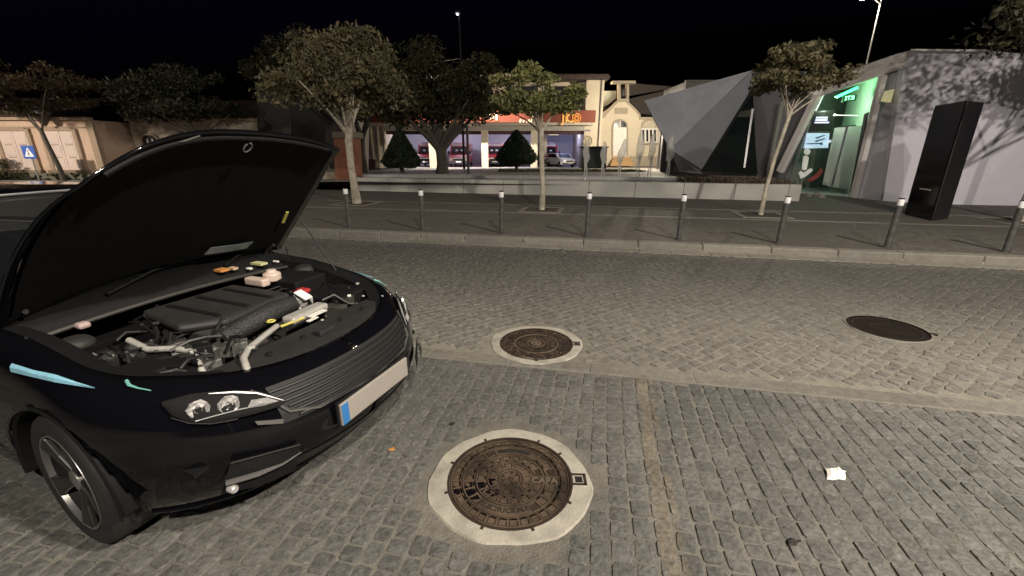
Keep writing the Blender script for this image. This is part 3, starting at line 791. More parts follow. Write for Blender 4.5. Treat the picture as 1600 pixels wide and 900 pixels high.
eb(MB().bar((.20, .215, .862), (.275, .225, .822), .06, .006), 'white_tag', M('bright_label', (.8, .8, .78), .5), bev=0)
eb(MB().tube([(.36, -.08, .778), (.42, -.22, .778), (.47, -.33, .778), (.53, -.40, .772), (.60, -.44, .75), (.63, -.46, .70)], .015, 10), 'coolant_pipe', ALUM, True, 0)
eb(MB().tube([(-.10, -.50, .80), (.04, -.50, .775), (.13, -.44, .77), (.22, -.42, .76), (.32, -.46, .71), (.36, -.47, .66)], .015, 10), 'air_conditioning_pipe', ALUM, True, 0)
cast = MB(); r = random.Random(3)
for k in range(16): cast.box((r.uniform(.08, .30), r.uniform(-.44, -.22), r.uniform(.66, .73)), (r.uniform(.03, .08), r.uniform(.03, .08), r.uniform(.03, .07)), r.uniform(0, 3))
eb(cast, 'alternator', M('grey_casting', (.13, .13, .125), .5, .4, var=.4, scale=20), bev=.006)
eb(MB().lathe([(0, 0), (.06, 0), (.075, .02), (.05, .05), (.02, .055), (0, .055)], 20, (-.22, -.64, .80)), 'suspension_top', GREYPL, True)
eb(MB().lathe([(0, 0), (.06, 0), (.075, .02), (.05, .05), (.02, .055), (0, .055)], 20, (-.22, .66, .82)), 'suspension_top', GREYPL, True)
eb(MB().box((.18, -.60, .71), (.2, .14, .12)), 'fuse_box', PLAST)
eb(MB().box((-.03, -.70, .79), (.05, .045, .02)), 'washer_cap', WHITEL, bev=.008)
eb(MB().box((-.34, -.55, .86), (.05, .05, .03)), 'hose_clip', M('pinkish_plastic', (.4, .3, .28), .6), bev=.012)
eb(MB().box((.14, -.74, .775), (.03, .03, .02)), 'wing_clip', WHITEL, bev=.006)
r = random.Random(18)
WIRE = M('loom_black', (.008, .008, .008), .5); GREASE = M('greasy_grey', (.05, .047, .043), .55, .2, var=.5, scale=30)
for k in range(26):                        # wiring looms, pipes and small housings that fill the bay
    y0 = r.choice((r.uniform(-.62, -.3), r.uniform(.25, .62), r.uniform(-.6, .6))); a = (r.uniform(-.36, .4), y0, r.uniform(.73, .80)); q = r.uniform(0, 6.28); l_ = r.uniform(.08, .22)
    b_ = (max(-.38, min(.45, a[0] + l_ * math.cos(q))), max(-.64, min(.64, a[1] + l_ * math.sin(q))), r.uniform(.72, .80))
    MB().tube([a, ((a[0] * 2 + b_[0]) / 3 + r.uniform(-.02, .02), (a[1] * 2 + b_[1]) / 3, a[2] + r.uniform(.01, .03)), ((a[0] + 2 * b_[0]) / 3, (a[1] + 2 * b_[1]) / 3 + r.uniform(-.02, .02), b_[2] + r.uniform(0, .03)), b_], r.uniform(.004, .009), 6).build('wiring_loom', r.choice((WIRE, WIRE, GREYPL)), car, smooth=True)
for k in range(26):
    c_ = (r.uniform(-.34, .38), r.choice((r.uniform(-.62, -.34), r.uniform(-.6, -.36), r.uniform(.28, .62))), r.uniform(.64, .745)); mb = MB()
    if k % 3 == 0: mb.lathe([(0, -.06), (.035, -.06), (.04, .01), (.026, .02), (.02, .035), (0, .035)], 12, c_)
    else: mb.box(c_, (r.uniform(.05, .13), r.uniform(.04, .1), r.uniform(.08, .16)), r.uniform(-.6, .6))
    mb.build('bay_housing', r.choice((GREASE, PLAST, GREYPL, GREASE)), car, bevel=.006)
for k in range(22):
    c_ = (r.uniform(-.34, .55), r.uniform(-.6, .62), r.uniform(.765, .80)); MB().lathe([(0, .008), (.007, .006), (.009, 0)], 6, c_).build('bolt_head', r.choice((ALUM, GREASE)), car)
r = random.Random(8)
for k in range(9):
    a = (r.uniform(-.35, .35), r.uniform(-.55, .6), r.uniform(.74, .81)); b_ = (a[0] + r.uniform(-.2, .2), a[1] + r.uniform(-.25, .25), r.uniform(.72, .8))
    eb(MB().tube([a, ((a[0] + b_[0]) / 2, (a[1] + b_[1]) / 2, max(a[2], b_[2]) + .03), b_], r.uniform(.007, .013), 7), 'hose', PLAST, True, 0)
for k in range(14):
    p_ = (r.uniform(-.2, .5), r.choice((r.uniform(.3, .62), r.uniform(-.6, -.3))), r.uniform(.76, .81))
    eb(MB().box(p_, (r.uniform(.012, .03), r.uniform(.012, .025), .014), r.uniform(0, 3)), 'connector', r.choice((WHITEL, GREYPL, ALUM, GREYPL)), bev=.003)
# slam panel over the radiator
sp = MB(); rws = []
for y in np.linspace(-.52, .52, 31):
    t = math.asin(min(1, (abs(y) / .88)) ** (2.25 / 2)); xe = .02 + (.73) * max(0, math.cos(t)) ** (2 / 2.25)
    rws.append([(.44, y, .70), (.45, y, .748), (.54, y, .752), (xe - .06, y, .738), (xe, y, .715), (xe + .012, y, .66)])
sp.grid(rws).build('slam_panel', GREYPL, car, smooth=True, solid=.006)
for y in (-.3, -.1, .16, .34): MB().lathe([(0, .012), (.012, .01), (.016, 0)], 10, (.56, y, .753)).build('clip_stud', PLAST, car)
MB().box((.60, 0, .76), (.05, .1, .03)).build('bonnet_catch', DARKMETAL, car, bevel=.006)
def nose(y, z, off=0.0):                       # point on the nose skin at height z and lateral y
    if z <= .70: xn, yw = lerp_lv(z)
    else: xn, yw = LV[-1][1] - (z - .7) * 2, LV[-1][2] - (z - .7) * 2
    t = math.asin(min(1, (abs(y) / yw)) ** (2.25 / 2)); x = .02 + (xn - .02) * max(0, math.cos(t)) ** (2 / 2.25)
    return Vector((x + off, y, z))
# grille slats, chrome edge, number plate
gb = MB(); gb.grid([[nose(y, z, .003) for y in np.linspace(-.46, .46, 25)] for z in (.545, .58, .62, .66, .70)]); gb.build('grille_back', M('grille_black', (.006, .006, .006), .7), car)
for k in range(6):
    z = .562 + .024 * k; hw = .40 + .012 * k
    MB().tube([nose(y, z, .010) for y in np.linspace(-hw, hw, 21)], .0065, 6).build('grille_slat', M('grille_slat_gloss', (.005, .005, .006), .55), car, smooth=True)
for sd in (1, -1):
    MB().tube([nose(sd * .50, .705, .006), nose(sd * .47, .66, .010), nose(sd * .43, .59, .012), nose(sd * .32, .555, .014), nose(0, .545, .014)], [.004, .009, .009, .006, .004], 6).build('grille_chrome_edge', M('satin_chrome', (.4, .39, .38), .3, .9), car, smooth=True)
    MB().grid([[nose(sd * .50, .70, .008), nose(sd * .60, .695, .008)], [nose(sd * .47, .735, -.01), nose(sd * .585, .715, -.002)]]).build('grille_corner', GREYPL, car, solid=.005)
pb = MB(); pb.box((.905, 0, .482), (.016, .52, .112)); pp = pb.build('number_plate', M('plate_pale', (.29, .265, .24), .5, var=.06), car, bevel=.004)
MB().box((.9135, -.236, .482), (.004, .042, .104)).build('plate_blue_band', M('plate_blue', (.03, .16, .4), .5), pp)
MB().box((.895, 0, .482), (.012, .545, .135)).build('plate_holder', PLAST, car, bevel=.004)
# lower grille, fog lamp pockets
lg = MB(); lg.grid([[nose(y, z, .004) for y in np.linspace(-.5, .5, 21)] for z in (.25, .30, .35)]); lg.build('lower_grille', M('grille_black', (.006, .006, .006), .7), car)
MB().tube([nose(y, .205, .012) for y in np.linspace(-.78, .78, 41)], [.014] * 41, 8).build('chin_spoiler', PAINT, car, smooth=True)
for sd in (1, -1):
    PT = [(.706, -.651, .473), (.770, -.545, .457), (.835, -.435, .441)]; PM = [(.689, -.671, .395), (.759, -.584, .392), (.806, -.505, .393), (.835, -.434, .408)]
    PBt = [(.66, -.69, .33), (.74, -.59, .31), (.81, -.46, .31)]
    fp = lambda p, o=.006: Vector((p[0] + o, -p[1] * sd + o * sd, p[2]))
    MB().grid([[fp(p, .004) for p in PT], [fp(tuple((a_ + b_) / 2 for a_, b_ in zip(p, q)), .010) for p, q in zip(PT, PBt)], [fp(p, .006) for p in PBt]]).build('fog_lamp_pocket', PLAST, car)
    MB().tube([fp(p, .012) for p in PT], .0025, 6).build('pocket_edge', GREYPL, car, smooth=True)
    MB().tube([fp(p, .018) for p in PM], [.012, .011, .005, .003], 8).build('light_strip', M('polished_strip', (.62, .6, .58), .22, .9), car, smooth=True)
    fl = MB(); c_ = fp((.699, -.655, .353), .016); fl.lathe([(0, .012), (.012, .012), (.017, .006), (.018, -.02)], 16, axis='X'); fl.v = [tuple(Vector(p) + c_) for p in fl.v]; fl.build('fog_lamp', SILVER, car, smooth=True)
# headlights, reflections painted on the wing edges
HLTOP = [(.506, -.722, .742), (.560, -.655, .748), (.605, -.604, .741), (.665, -.545, .725), (.712, -.494, .706), (.748, -.463, .678), (.79, -.434, .645)]
HLBOT = [(.506, -.728, .732), (.545, -.722, .69), (.60, -.70, .658), (.655, -.657, .641), (.70, -.60, .634), (.745, -.535, .63), (.785, -.46, .626)]
TEAL = M('pale_blue_reflection', (.24, .50, .64), .35, var=.25, scale=30)
for sd in (-1, 1):
    hl = bpy.data.objects.new('headlight', None); COL.objects.link(hl); hl.parent = car; hl.empty_display_size = .05
    fx = lambda p, o: Vector((p[0], -p[1] * sd, p[2])) + Vector((.80, .55 * sd, .06)) * o
    def hrow(off, bulge, k0=0, k1=7):
        out = []
        for u in np.linspace(0, 1, 7):
            out.append([fx(tuple(a + (b - a) * u for a, b in zip(HLTOP[k], HLBOT[k])), off + bulge * math.sin(math.pi * u) ** .6 * math.sin(math.pi * (k + .4) / 6.8)) for k in range(k0, k1)])
        return out
    MB().grid(hrow(.003, .012)).build('headlight_housing', PLAST, hl)
    MB().grid(hrow(.006, .040)).build('headlight_lens', GLASS, hl, smooth=True)
    for c, r_ in (((.600, -.658, .697), .036), ((.668, -.585, .692), .036)):
        d = Vector((.80, .60 * sd, .10)).normalized()
        rm = d.to_track_quat('Z', 'Y').to_matrix()
        bw = MB().lathe([(0, .006), (r_ * .35, .007), (r_ * .38, .017), (r_ * .42, .006), (r_ * .85, .016), (r_, .020), (r_ * 1.08, .012)], 11)
        fr_ = random.Random(int(r_ * 9000 + c[0] * 100)); bw.v = [tuple(Vector(p) + Vector((fr_.uniform(-.004, .004), fr_.uniform(-.004, .004), fr_.uniform(-.003, .003)))) for p in bw.v]
        bw.v = [tuple(rm @ Vector(p) + fx(c, .004)) for p in bw.v]
        bw.build('reflector_bowl', SILVER, hl)
    rc = MB()
    P3 = [fx(p, .022) for p in ((.715, -.525, .690), (.740, -.475, .678), (.775, -.452, .655), (.745, -.50, .655), (.71, -.545, .662))]
    cc = sum(P3, Vector()) / 5
    for a, b in zip(P3, P3[1:] + P3[:1]): rc.add([a, b, cc + Vector((.012, 0, .004))], [(0, 1, 2)])
    rc.build('indicator_reflector', SILVER, hl)
    MB().tube([fx(p, .012) for p in ((.60, -.61, .738), (.66, -.55, .724), (.712, -.498, .702), (.750, -.467, .675), (.785, -.438, .648))], [.002, .005, .005, .004, .002], 6).build('light_guide', SILVER, hl, smooth=True)
    MB().tube([fx(p, .006) for p in ((.54, -.725, .682), (.60, -.70, .656), (.655, -.657, .640), (.71, -.59, .632))], .0022, 6).build('lens_lower_edge', GREYPL, hl, smooth=True)
    MB().tube([fx(p, .014) for p in ((.62, -.69, .668), (.66, -.63, .668), (.70, -.565, .664), (.725, -.53, .66))], .003, 6).build('reflector_bar', M('bar_grey', (.2, .2, .2), .4, .5), hl, smooth=True)
    fy = lambda p, o=.005: (p[0], -p[1] * sd + o * sd, p[2] + o)
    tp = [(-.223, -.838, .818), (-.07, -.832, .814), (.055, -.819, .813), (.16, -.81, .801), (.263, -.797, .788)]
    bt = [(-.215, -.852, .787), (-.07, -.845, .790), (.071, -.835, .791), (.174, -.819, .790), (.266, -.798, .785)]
    MB().grid([[fy(p) for p in tp], [fy(tuple((a + b) / 2 for a, b in zip(p, q)), .009) for p, q in zip(tp, bt)], [fy(p) for p in bt]]).build('wing_edge_reflection', TEAL, car)['label'] = 'painted pale blue reflection along the upper wing edge'  # reflection of a lit sign in the paint, coloured in as a strip
    MB().tube([fy(p, .004) for p in ((.336, -.732, .799), (.362, -.740, .790), (.40, -.733, .781), (.45, -.718, .773))], [.007, .006, .003, .002], 6).build('bonnet_gap_glint', M('teal_glint', (.16, .42, .38), .4), car)  # teal glint along the bonnet gap, built as a thin coloured tube
    MB().grid([[fx((.744, -.549, .603), .006), fx((.80, -.463, .572), .006)], [fx((.752, -.545, .585), .006), fx((.80, -.47, .555), .006)]]).build('bumper_highlight', M('highlight_grey', (.1, .097, .09), .4), car, solid=.004)  # highlight below the headlight, painted as a pale patch
# bonnet, hinged at the cowl and propped open
HG, TH, HL = Vector((-.60, 0, .975)), R(43), 1.15
HX = Vector((math.cos(TH), 0, math.sin(TH))); HN = Vector((-math.sin(TH), 0, math.cos(TH)))
def hood(a, b, dn=0):
    wd = .775 - .125 * a ** 3
    ln = HL * (1 - (.045 if b > 0 else .17) * abs(b) ** 3.0)
    crown = -(.06 if b > 0 else .13) * b * b - .05 * max(0, a - .75) ** 2 * 8 + .02 * math.sin(math.pi * a)
    return HG + HX * (a * ln) + Vector((0, b * wd, 0)) + HN * (crown + dn + .02)
aa = np.linspace(0, 1, 25); bb = np.linspace(-1, 1, 33)
bn = MB().grid([[hood(a, b) for b in bb] for a in aa]).build('bonnet', PAINT, car, smooth=True, solid=.012)
LINER = M('bonnet_liner', (.0035, .0035, .004), .8, var=.3, scale=12, bump=.3, bscale=25, spec=.2)
MB().grid([[hood(.04 + .91 * a, b * .93, -.022 - .012 * math.sin(math.pi * a) * (1 - b ** 4)) for b in bb] for a in aa]).build('bonnet_liner', LINER, bn, smooth=True)
MB().grid([[hood(.10 + .055 * u, .22 + .36 * v + .03 * u, -.048 - .006 * math.sin(3 * v)) for v in np.linspace(0, 1, 9)] for u in np.linspace(0, 1, 4)]).build('painted_screen_reflection', M('grey_blue_reflection', (.16, .19, .20), .4, var=.4, scale=20), bn, solid=.003)  # windscreen reflection painted as a grey-blue patch on the liner
MB().tube([hood(.97, b, -.03) for b in np.linspace(-.85, .85, 25)], .010, 6).build('bonnet_front_seal', PLAST, bn, smooth=True)
lt = MB(); c_ = hood(.93, .08, -.05); lt.tube([c_ + HX * (.03 * math.cos(t)) + Vector((0, .02 * math.sin(t), 0)) - HN * .004 for t in np.linspace(0, 5.6, 12)], .004, 6); lt.build('bonnet_striker', STEEL, bn, smooth=True)
MB().bar(hood(.32, .80, -.05), hood(.42, .78, -.05), .018, .008).build('yellow_stay_clip', YELLOW, bn)
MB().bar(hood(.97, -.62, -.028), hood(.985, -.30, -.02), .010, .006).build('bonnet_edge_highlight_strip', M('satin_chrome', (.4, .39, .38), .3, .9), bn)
MB().tube([hood(.34, .98, -.03), (.03, .735, .80)], .0055, 7).build('bonnet_stay', DARKMETAL, car)
for sd in (1, -1): MB().tube([(-.60, sd * .66, .90), (-.57, sd * .66, .95), hood(.08, sd * .87, -.03)], .012, 7).build('bonnet_hinge', DARKMETAL, car)
# ------------------------------------------------------------------ plaza behind the low wall
def pz(Y): return .52 - .36 * max(0, min(1, (Y - 17) / 28))
pm = MB(); pr_ = []
for n in (16.0, 22, 28, 34, 40, 46, 60):
    row = []
    for s_ in (-60, -20, -10.4, 4.5, 5.6):
        X, Y, _ = S(s_, n); row.append((X, Y, pz(Y) if s_ > -15 else pz(Y) - .2))
    pr_.append(row)
plz = structure(pm.grid(pr_).build('plaza', PLAZAM))
pv2 = MB().box((22.5, 22, .019), (32, 11.4, .2)).build('forecourt', PAVE); pv2.rotation_euler = (0, 0, SA); structure(pv2)
# low concrete wall of precast panels
WALLC = M('wall_concrete', (.44, .43, .40), .8, var=.22, scale=2.2, bump=.3, bscale=50, dark=(.25, .25, .24), dscale=1.1, damt=.8)
wa, wb = Vector((-6.62, 18.15, 0)), Vector((9.42, 14.05, 0))
wd_ = (wb - wa).normalized(); wn = Vector((-wd_.y, wd_.x, 0)); wl = (wb - wa).length
lw = thing('low_concrete_wall', 'long low grey concrete wall of precast panels at the back of the pavement', 'wall', tuple(wa + Vector((0, 0, .12))), math.atan2(wd_.y, wd_.x))
x = 0
while x < wl - .3:
    l = min(1.62, wl - x)
    MB().box((x + l / 2, .19 + rnd.uniform(-.004, .004), .26 + rnd.uniform(-.003, .003)), (l - .014, .36, .53)).build('panel', WALLC, lw, bevel=.012)
    x += l
MB().box((wl / 2, .2, .2), (wl - .06, .3, .4)).build('wall_core', WALLC, lw)
# fountain basin and jets
fb = thing('fountain_basin', 'long narrow stone fountain basin with a pale rim behind the low wall', 'fountain', (-6.6, 20.6, .4), SA * .9)
MB().box((6.8, 0, .20), (14.4, .35, .14)).build('basin_rim', M('rim_stone', (.42, .42, .42), .6, var=.15), fb, bevel=.02)
MB().box((6.8, 1.9, .16), (14.4, .3, .1)).build('basin_rim', M('rim_stone', (.42, .42, .42), .6, var=.15), fb, bevel=.02)
MB().box((6.8, .95, .1), (14.2, 1.6, .06)).build('basin_water', M('basin_water', (.02, .025, .025), .08), fb)
MB().box((6.8, -.1, .02), (14.3, .16, .2)).build('basin_wall', WALLC, fb)
WATER = glass_mat('white_water', (.62, .62, .6), .55, .5)
SPRAY = glass_mat('water_spray', (.62, .61, .58), .42, .7)
jt = [(914, 219, .30, 'slender', 'fountain jet in front of the dark green container, at its emblem side'), (941, 221, .30, 'slender', 'fountain jet before the far end of the dark green container'), (967, 217, .34, 'bent', 'leaning fountain jet before the white chapel door'),
      (996, 203, .36, 'wide', 'tall broad fountain jet between chapel door and barred window'), (1014, 208, .30, 'wide', 'fountain jet in front of the barred chapel window'), (1042, 212, .36, 'wide', 'fountain jet before the edge of the grey pavilion')]
for k, (px, py, wdt, kind, lab) in enumerate(jt):
    base = at(px, 281, 18.6); top = at(px, py, 18.6)
    h = top[2] - .56
    j = thing('fountain_jet', lab, 'fountain jet', (base[0], 18.6, .56), 0, 'jets of the fountain')
    MB().lathe([(0, -.04), (.05, -.04), (.04, .05), (.0, .05)], 10).build('nozzle', STEEL, j)
    r = random.Random(k + 40); lean = {'bent': .22, 'wide': .03, 'slender': .01}[kind]
    st = MB()
    for q in range(2): st.tube([((q - .5) * .09 * (1 - t) + (q - .5) * .03 + .02 * math.sin(5 * t + k), 0, .04 + t * h * .5) for t in np.linspace(0, 1, 8)], [.022 + .012 * t for t in np.linspace(0, 1, 8)], 7)
    st.build('water_stem', WATER, j, smooth=True)
    rows_ = []
    for i in range(15):
        t = i / 14; z = h * (.42 + .58 * t)
        rr = wdt * .5 * (math.sin(math.pi * (.12 + .83 * t)) ** .8) * (1 - .35 * t) + .012
        cx = lean * (t - .2) + .02 * math.sin(9 * t + k)
        rows_.append([(cx + rr * math.cos(a) * (1 + .12 * math.sin(3 * a + 8 * t)), rr * .6 * math.sin(a), z + .02 * math.sin(5 * a)) for a in np.linspace(0, 2 * math.pi, 17)])
    MB().grid(rows_).build('water_plume', SPRAY, j, smooth=True)
# shrubby brown planting at the foot of the pavilion
def blades(name, pts, hgt, wdth, mat, seed, lean=.5):
    r = np.random.default_rng(seed); P = np.array(pts); n = len(P)
    a = r.uniform(0, 6.28, n); h = hgt * r.uniform(.5, 1.1, n); w_ = wdth * r.uniform(.6, 1.2, n)
    dx, dy = np.cos(a), np.sin(a); lx, ly = r.normal(0, lean, n) * h, r.normal(0, lean, n) * h
    V = np.stack([np.stack([P[:, 0] - dx * w_, P[:, 1] - dy * w_, P[:, 2]], 1), np.stack([P[:, 0] + dx * w_, P[:, 1] + dy * w_, P[:, 2]], 1),
                  np.stack([P[:, 0] + lx + dx * w_ * .6, P[:, 1] + ly + dy * w_ * .6, P[:, 2] + h], 1), np.stack([P[:, 0] + lx - dx * w_ * .6, P[:, 1] + ly - dy * w_ * .6, P[:, 2] + h], 1)], 1).reshape(-1, 3)
    return stuff(fast_mesh(name, V, np.arange(4 * n).reshape(-1, 4), mat))
pts = []
for k in range(2600):
    t = rnd.random(); a = Vector((7.0, 18.4)).lerp(Vector((10.3, 16.2)), t); q = rnd.uniform(-.7, .9)
    pts.append((a.x + q * .3, a.y + q, .42 + .1 * rnd.random()))
o = blades('ground_cover', pts, .22, .03, leaf_mat('brown_shrub', (.09, .07, .05), (.15, .115, .085), (.19, .155, .12)), 3)
tag(o, 'low brown ground cover planted between the low wall and the grey pavilion', 'ground cover')
soil = structure(MB().prism([(6.6, 17.6, .3), (10.2, 15.3, .3), (11.0, 17.0, .3), (7.5, 20.0, .3)], (0, 0, .16)).build('planting_bed', EARTH))
pts = []
for k in range(5000):
    X = rnd.uniform(-1, 9.5); Y = rnd.uniform(30.5, 34.5); pts.append((X, Y, pz(Y)))
tag(blades('lawn', pts, .14, .02, leaf_mat('lawn_grass', (.03, .035, .015), (.06, .065, .028), (.09, .09, .045)), 4), 'strip of dull green grass before the fire station forecourt', 'grass')

# ------------------------------------------------------------------ trees
LEAF_A = leaf_mat('street_leaves', (.055, .055, .028), (.115, .105, .058), (.2, .155, .085))
LEAF_B = leaf_mat('pale_green_leaves', (0.0765, 0.085, 0.0306), (0.17, 0.1785, 0.0714), (0.272, 0.255, 0.102))
LEAF_D = leaf_mat('dark_green_leaves', (0.016, 0.0208, 0.0112), (0.0352, 0.0416, 0.0192), (0.096, 0.072, 0.0288))
LEAF_C = leaf_mat('clipped_conifer', (0.0128, 0.0224, 0.0128), (0.0256, 0.0416, 0.0224), (0.0448, 0.064, 0.032))
LEAF_BR = leaf_mat('brownish_leaves', (0.0215, 0.0157, 0.0086), (0.0501, 0.0343, 0.0186), (0.0786, 0.0572, 0.0286))
def crown_mesh(parent, cen, rad, nclump, nleaf, size, mat, seed, hole=.25, name='crown', flat=0):
    r = np.random.default_rng(seed)
    d = r.normal(size=(nclump, 3)); d /= np.linalg.norm(d, axis=1)[:, None]
    d[:, 2] = np.where(d[:, 2] < -.3, d[:, 2] * .5, d[:, 2])
    cc = d * (r.uniform(.30, 1.0, nclump) ** .7)[:, None]
    cr = r.uniform(.13, .36, nclump)
    which = r.choice(nclump, nleaf, p=cr ** 2 / (cr ** 2).sum())
    q = r.normal(size=(nleaf, 3)); q /= np.linalg.norm(q, axis=1)[:, None]
    q *= (r.uniform(0, 1, nleaf) ** .45 * cr[which])[:, None]
    P = (cc[which] + q) * np.array(rad) + np.array(cen)
    ph = r.uniform(0, 6.28, 3)
    keep = (np.sin(P[:, 0] * 3.1 / rad[0] * 2 + ph[0]) + np.sin(P[:, 1] * 2.7 / rad[1] * 2 + ph[1]) + np.sin(P[:, 2] * 3.3 / rad[2] * 2 + ph[2])) > -2.2 + hole * 2
    P = P[keep]; n = len(P)
    u = r.normal(size=(n, 3)); u /= np.linalg.norm(u, axis=1)[:, None]
    v = np.cross(u, r.normal(size=(n, 3))); v /= np.linalg.norm(v, axis=1)[:, None]
    L = size * r.uniform(.6, 1.25, n)[:, None]
    V = np.stack([P - u * L, P + v * L * .42, P + u * L, P - v * L * .42], 1).reshape(-1, 3)
    o = fast_mesh(name, V, np.arange(4 * n).reshape(-1, 4), mat, parent)
    return o, cc * np.array(rad) + np.array(cen)
def tree(loc, trunk, rads, cen, rad, lab, seed, mat, bark, n=6500, size=.07, ncl=42, cat='tree', group=None, nbr=9, hole=.25, name='street_tree'):
    t = thing(name, lab, cat, loc, 0, group)
    MB().tube(trunk, rads, 12).build('trunk', bark, t, smooth=True)
    _, cl = crown_mesh(t, cen, rad, ncl, n, size, mat, seed, hole)
    r = random.Random(seed); top = Vector(trunk[-1])
    for k in range(nbr):
        c = Vector(cl[r.randrange(len(cl))]); s0 = Vector(trunk[-2]).lerp(top, r.uniform(.3, 1))
        mid = s0.lerp(c, .5) + Vector((r.uniform(-.1, .1), r.uniform(-.1, .1), r.uniform(-.05, .15))) * rad[0] * .4
        MB().tube([s0, s0.lerp(mid, .5) + Vector((0, 0, .03 * rad[2])), mid, c], [rads[-1] * .62, rads[-1] * .45, rads[-1] * .3, rads[-1] * .12], 7).build('branch', bark, t, smooth=True)
    return t
G = 'street trees along the pavement'
X, Y, _ = S(*TREES[0])
tree((X, Y, .12), [(0, 0, 0), (-.03, 0, .5), (-.06, 0, 1.2), (-.05, 0, 1.85), (.0, 0, 2.15)], [.15, .115, .10, .11, .10], (-.15, 0, 3.42), (2.1, 1.7, 1.32), 'big street tree with mottled trunk and spreading crown behind the raised bonnet', 3, LEAF_A, BARK, 15000, .075, 60, group=G, nbr=13)
X, Y, _ = S(*TREES[1])
tree((X, Y, .12), [(0, 0, 0), (.02, 0, .6), (-.03, 0, 1.3), (-.05, 0, 1.9), (-.06, 0, 2.15)], [.085, .07, .065, .08, .06], (-.15, 0, 2.86), (1.32, 1.15, .74), 'street tree with pale green crown before the fire station sign', 5, LEAF_B, BARK, 9000, .065, 42, group=G, nbr=11)
X, Y, _ = S(*TREES[2])
tree((X, Y, .12), [(0, 0, 0), (.03, 0, .7), (.10, 0, 1.4), (.22, 0, 2.1), (.3, 0, 2.5)], [.06, .05, .045, .045, .035], (.35, 0, 3.25), (1.15, 1.0, .68), 'slim young tree with thin leaning trunk before the grey pavilion', 9, LEAF_A, BARK, 6200, .06, 36, group=G, nbr=10)
X, Y, _ = S(*TREES[3])
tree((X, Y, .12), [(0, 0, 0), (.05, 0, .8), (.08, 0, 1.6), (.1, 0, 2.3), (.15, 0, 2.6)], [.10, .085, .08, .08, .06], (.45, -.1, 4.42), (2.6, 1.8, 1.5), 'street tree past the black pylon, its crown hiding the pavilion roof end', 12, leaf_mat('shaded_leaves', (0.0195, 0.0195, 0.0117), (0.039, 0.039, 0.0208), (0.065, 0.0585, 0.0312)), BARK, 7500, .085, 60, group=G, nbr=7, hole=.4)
# plaza trees
tree((-4.05, 25.5, pz(25.5)), [(0, 0, 0), (0, 0, .6), (-.02, 0, 1.15), (-.05, 0, 1.5)], [.42, .30, .30, .34], (-.1, .3, 4.2), (3.9, 3.0, 2.55), 'dark broad evergreen tree on the plaza hiding the middle of the fire station', 21, LEAF_D, DARKBARK, 26000, .12, 70, nbr=12, hole=.1, name='plaza_tree')
tree((-9.8, 29, pz(29)), [(0, 0, 0), (0, 0, 1.2), (.1, 0, 2.4)], [.25, .2, .18], (.8, 0, 4.6), (2.7, 2.2, 2.2), 'dark tree behind the big street tree, by the poster wall', 23, LEAF_D, DARKBARK, 12000, .12, 40, name='plaza_tree', hole=.1)
def topiary(loc, h, r0, lab):
    t = thing('topiary_tree', lab, 'topiary', loc, 0, 'clipped conical trees on the plaza')
    MB().tube([(0, 0, 0), (0, 0, h * .28)], [.14, .11], 10).build('trunk', DARKBARK, t, smooth=True)
    r = np.random.default_rng(int(h * 100)); n = 9000
    z = r.uniform(0, 1, n) ** 1.3; a = r.uniform(0, 6.28, n)
    prof = np.where(z < .14, .72 + 2 * z, 1.0 * (1 - (z - .14) / .86) ** .8 + .04)
    rr = r0 * prof * r.uniform(.82, 1.03, n) * (1 + .04 * np.sin(a * 4 + 5 * z))
    P = np.stack([rr * np.cos(a), rr * np.sin(a), h * (.17 + .83 * z)], 1)
    u = r.normal(size=(n, 3)); u /= np.linalg.norm(u, axis=1)[:, None]; v = np.cross(u, r.normal(size=(n, 3))); v /= np.linalg.norm(v, axis=1)[:, None]
    L = .07; V = np.stack([P - u * L, P + v * L * .5, P + u * L, P - v * L * .5], 1).reshape(-1, 3)
    fast_mesh('crown', V, np.arange(4 * n).reshape(-1, 4), LEAF_C, t)
    MB().lathe([(0, h * .18), (r0 * .7, h * .18), (r0 * .88, h * .29), (r0 * .5, h * .6), (0, h * .96)], 20).build('inner_crown', LEAF_C, t)
topiary((-6.15, 24.5, pz(24.5)), 2.45, 1.02, 'clipped cone tree before the poster wall')
topiary((.35, 34, pz(34)), 2.95, 1.60, 'clipped cone tree before the fire station bays, beside the middle street tree')
# trees at the salmon house
tree((-21.2, 20.6, 0), [(0, 0, 0), (-.05, 0, 1.0), (-.25, 0, 2.0), (-.35, 0, 2.7)], [.12, .10, .09, .08], (-1.2, 0, 4.2), (3.4, 2.4, 1.3), 'brownish tree in front of the salmon house', 31, LEAF_BR, DARKBARK, 12000, .1, 44, nbr=3)
tree((-16.0, 22.5, 0), [(0, 0, 0), (0, 0, 1.6), (.1, 0, 2.7)], [.16, .13, .11], (-.6, 0, 4.0), (3.4, 2.4, 1.5), 'dim green tree over the stone house beside the salmon house', 33, leaf_mat('dim_green_leaves', (0.0135, 0.015, 0.0083), (0.0262, 0.0285, 0.015), (0.0413, 0.0413, 0.0225)), DARKBARK, 14000, .1, 44, nbr=4)
tree((-12.6, 31, 0), [(0, 0, 0), (0, 0, 2.0), (0, 0, 3.4)], [.25, .2, .15], (-1.2, 0, 6.0), (3.8, 3, 2.9), 'tall dark tree behind the dark gabled house', 35, LEAF_D, DARKBARK, 14000, .13, 44, nbr=8)
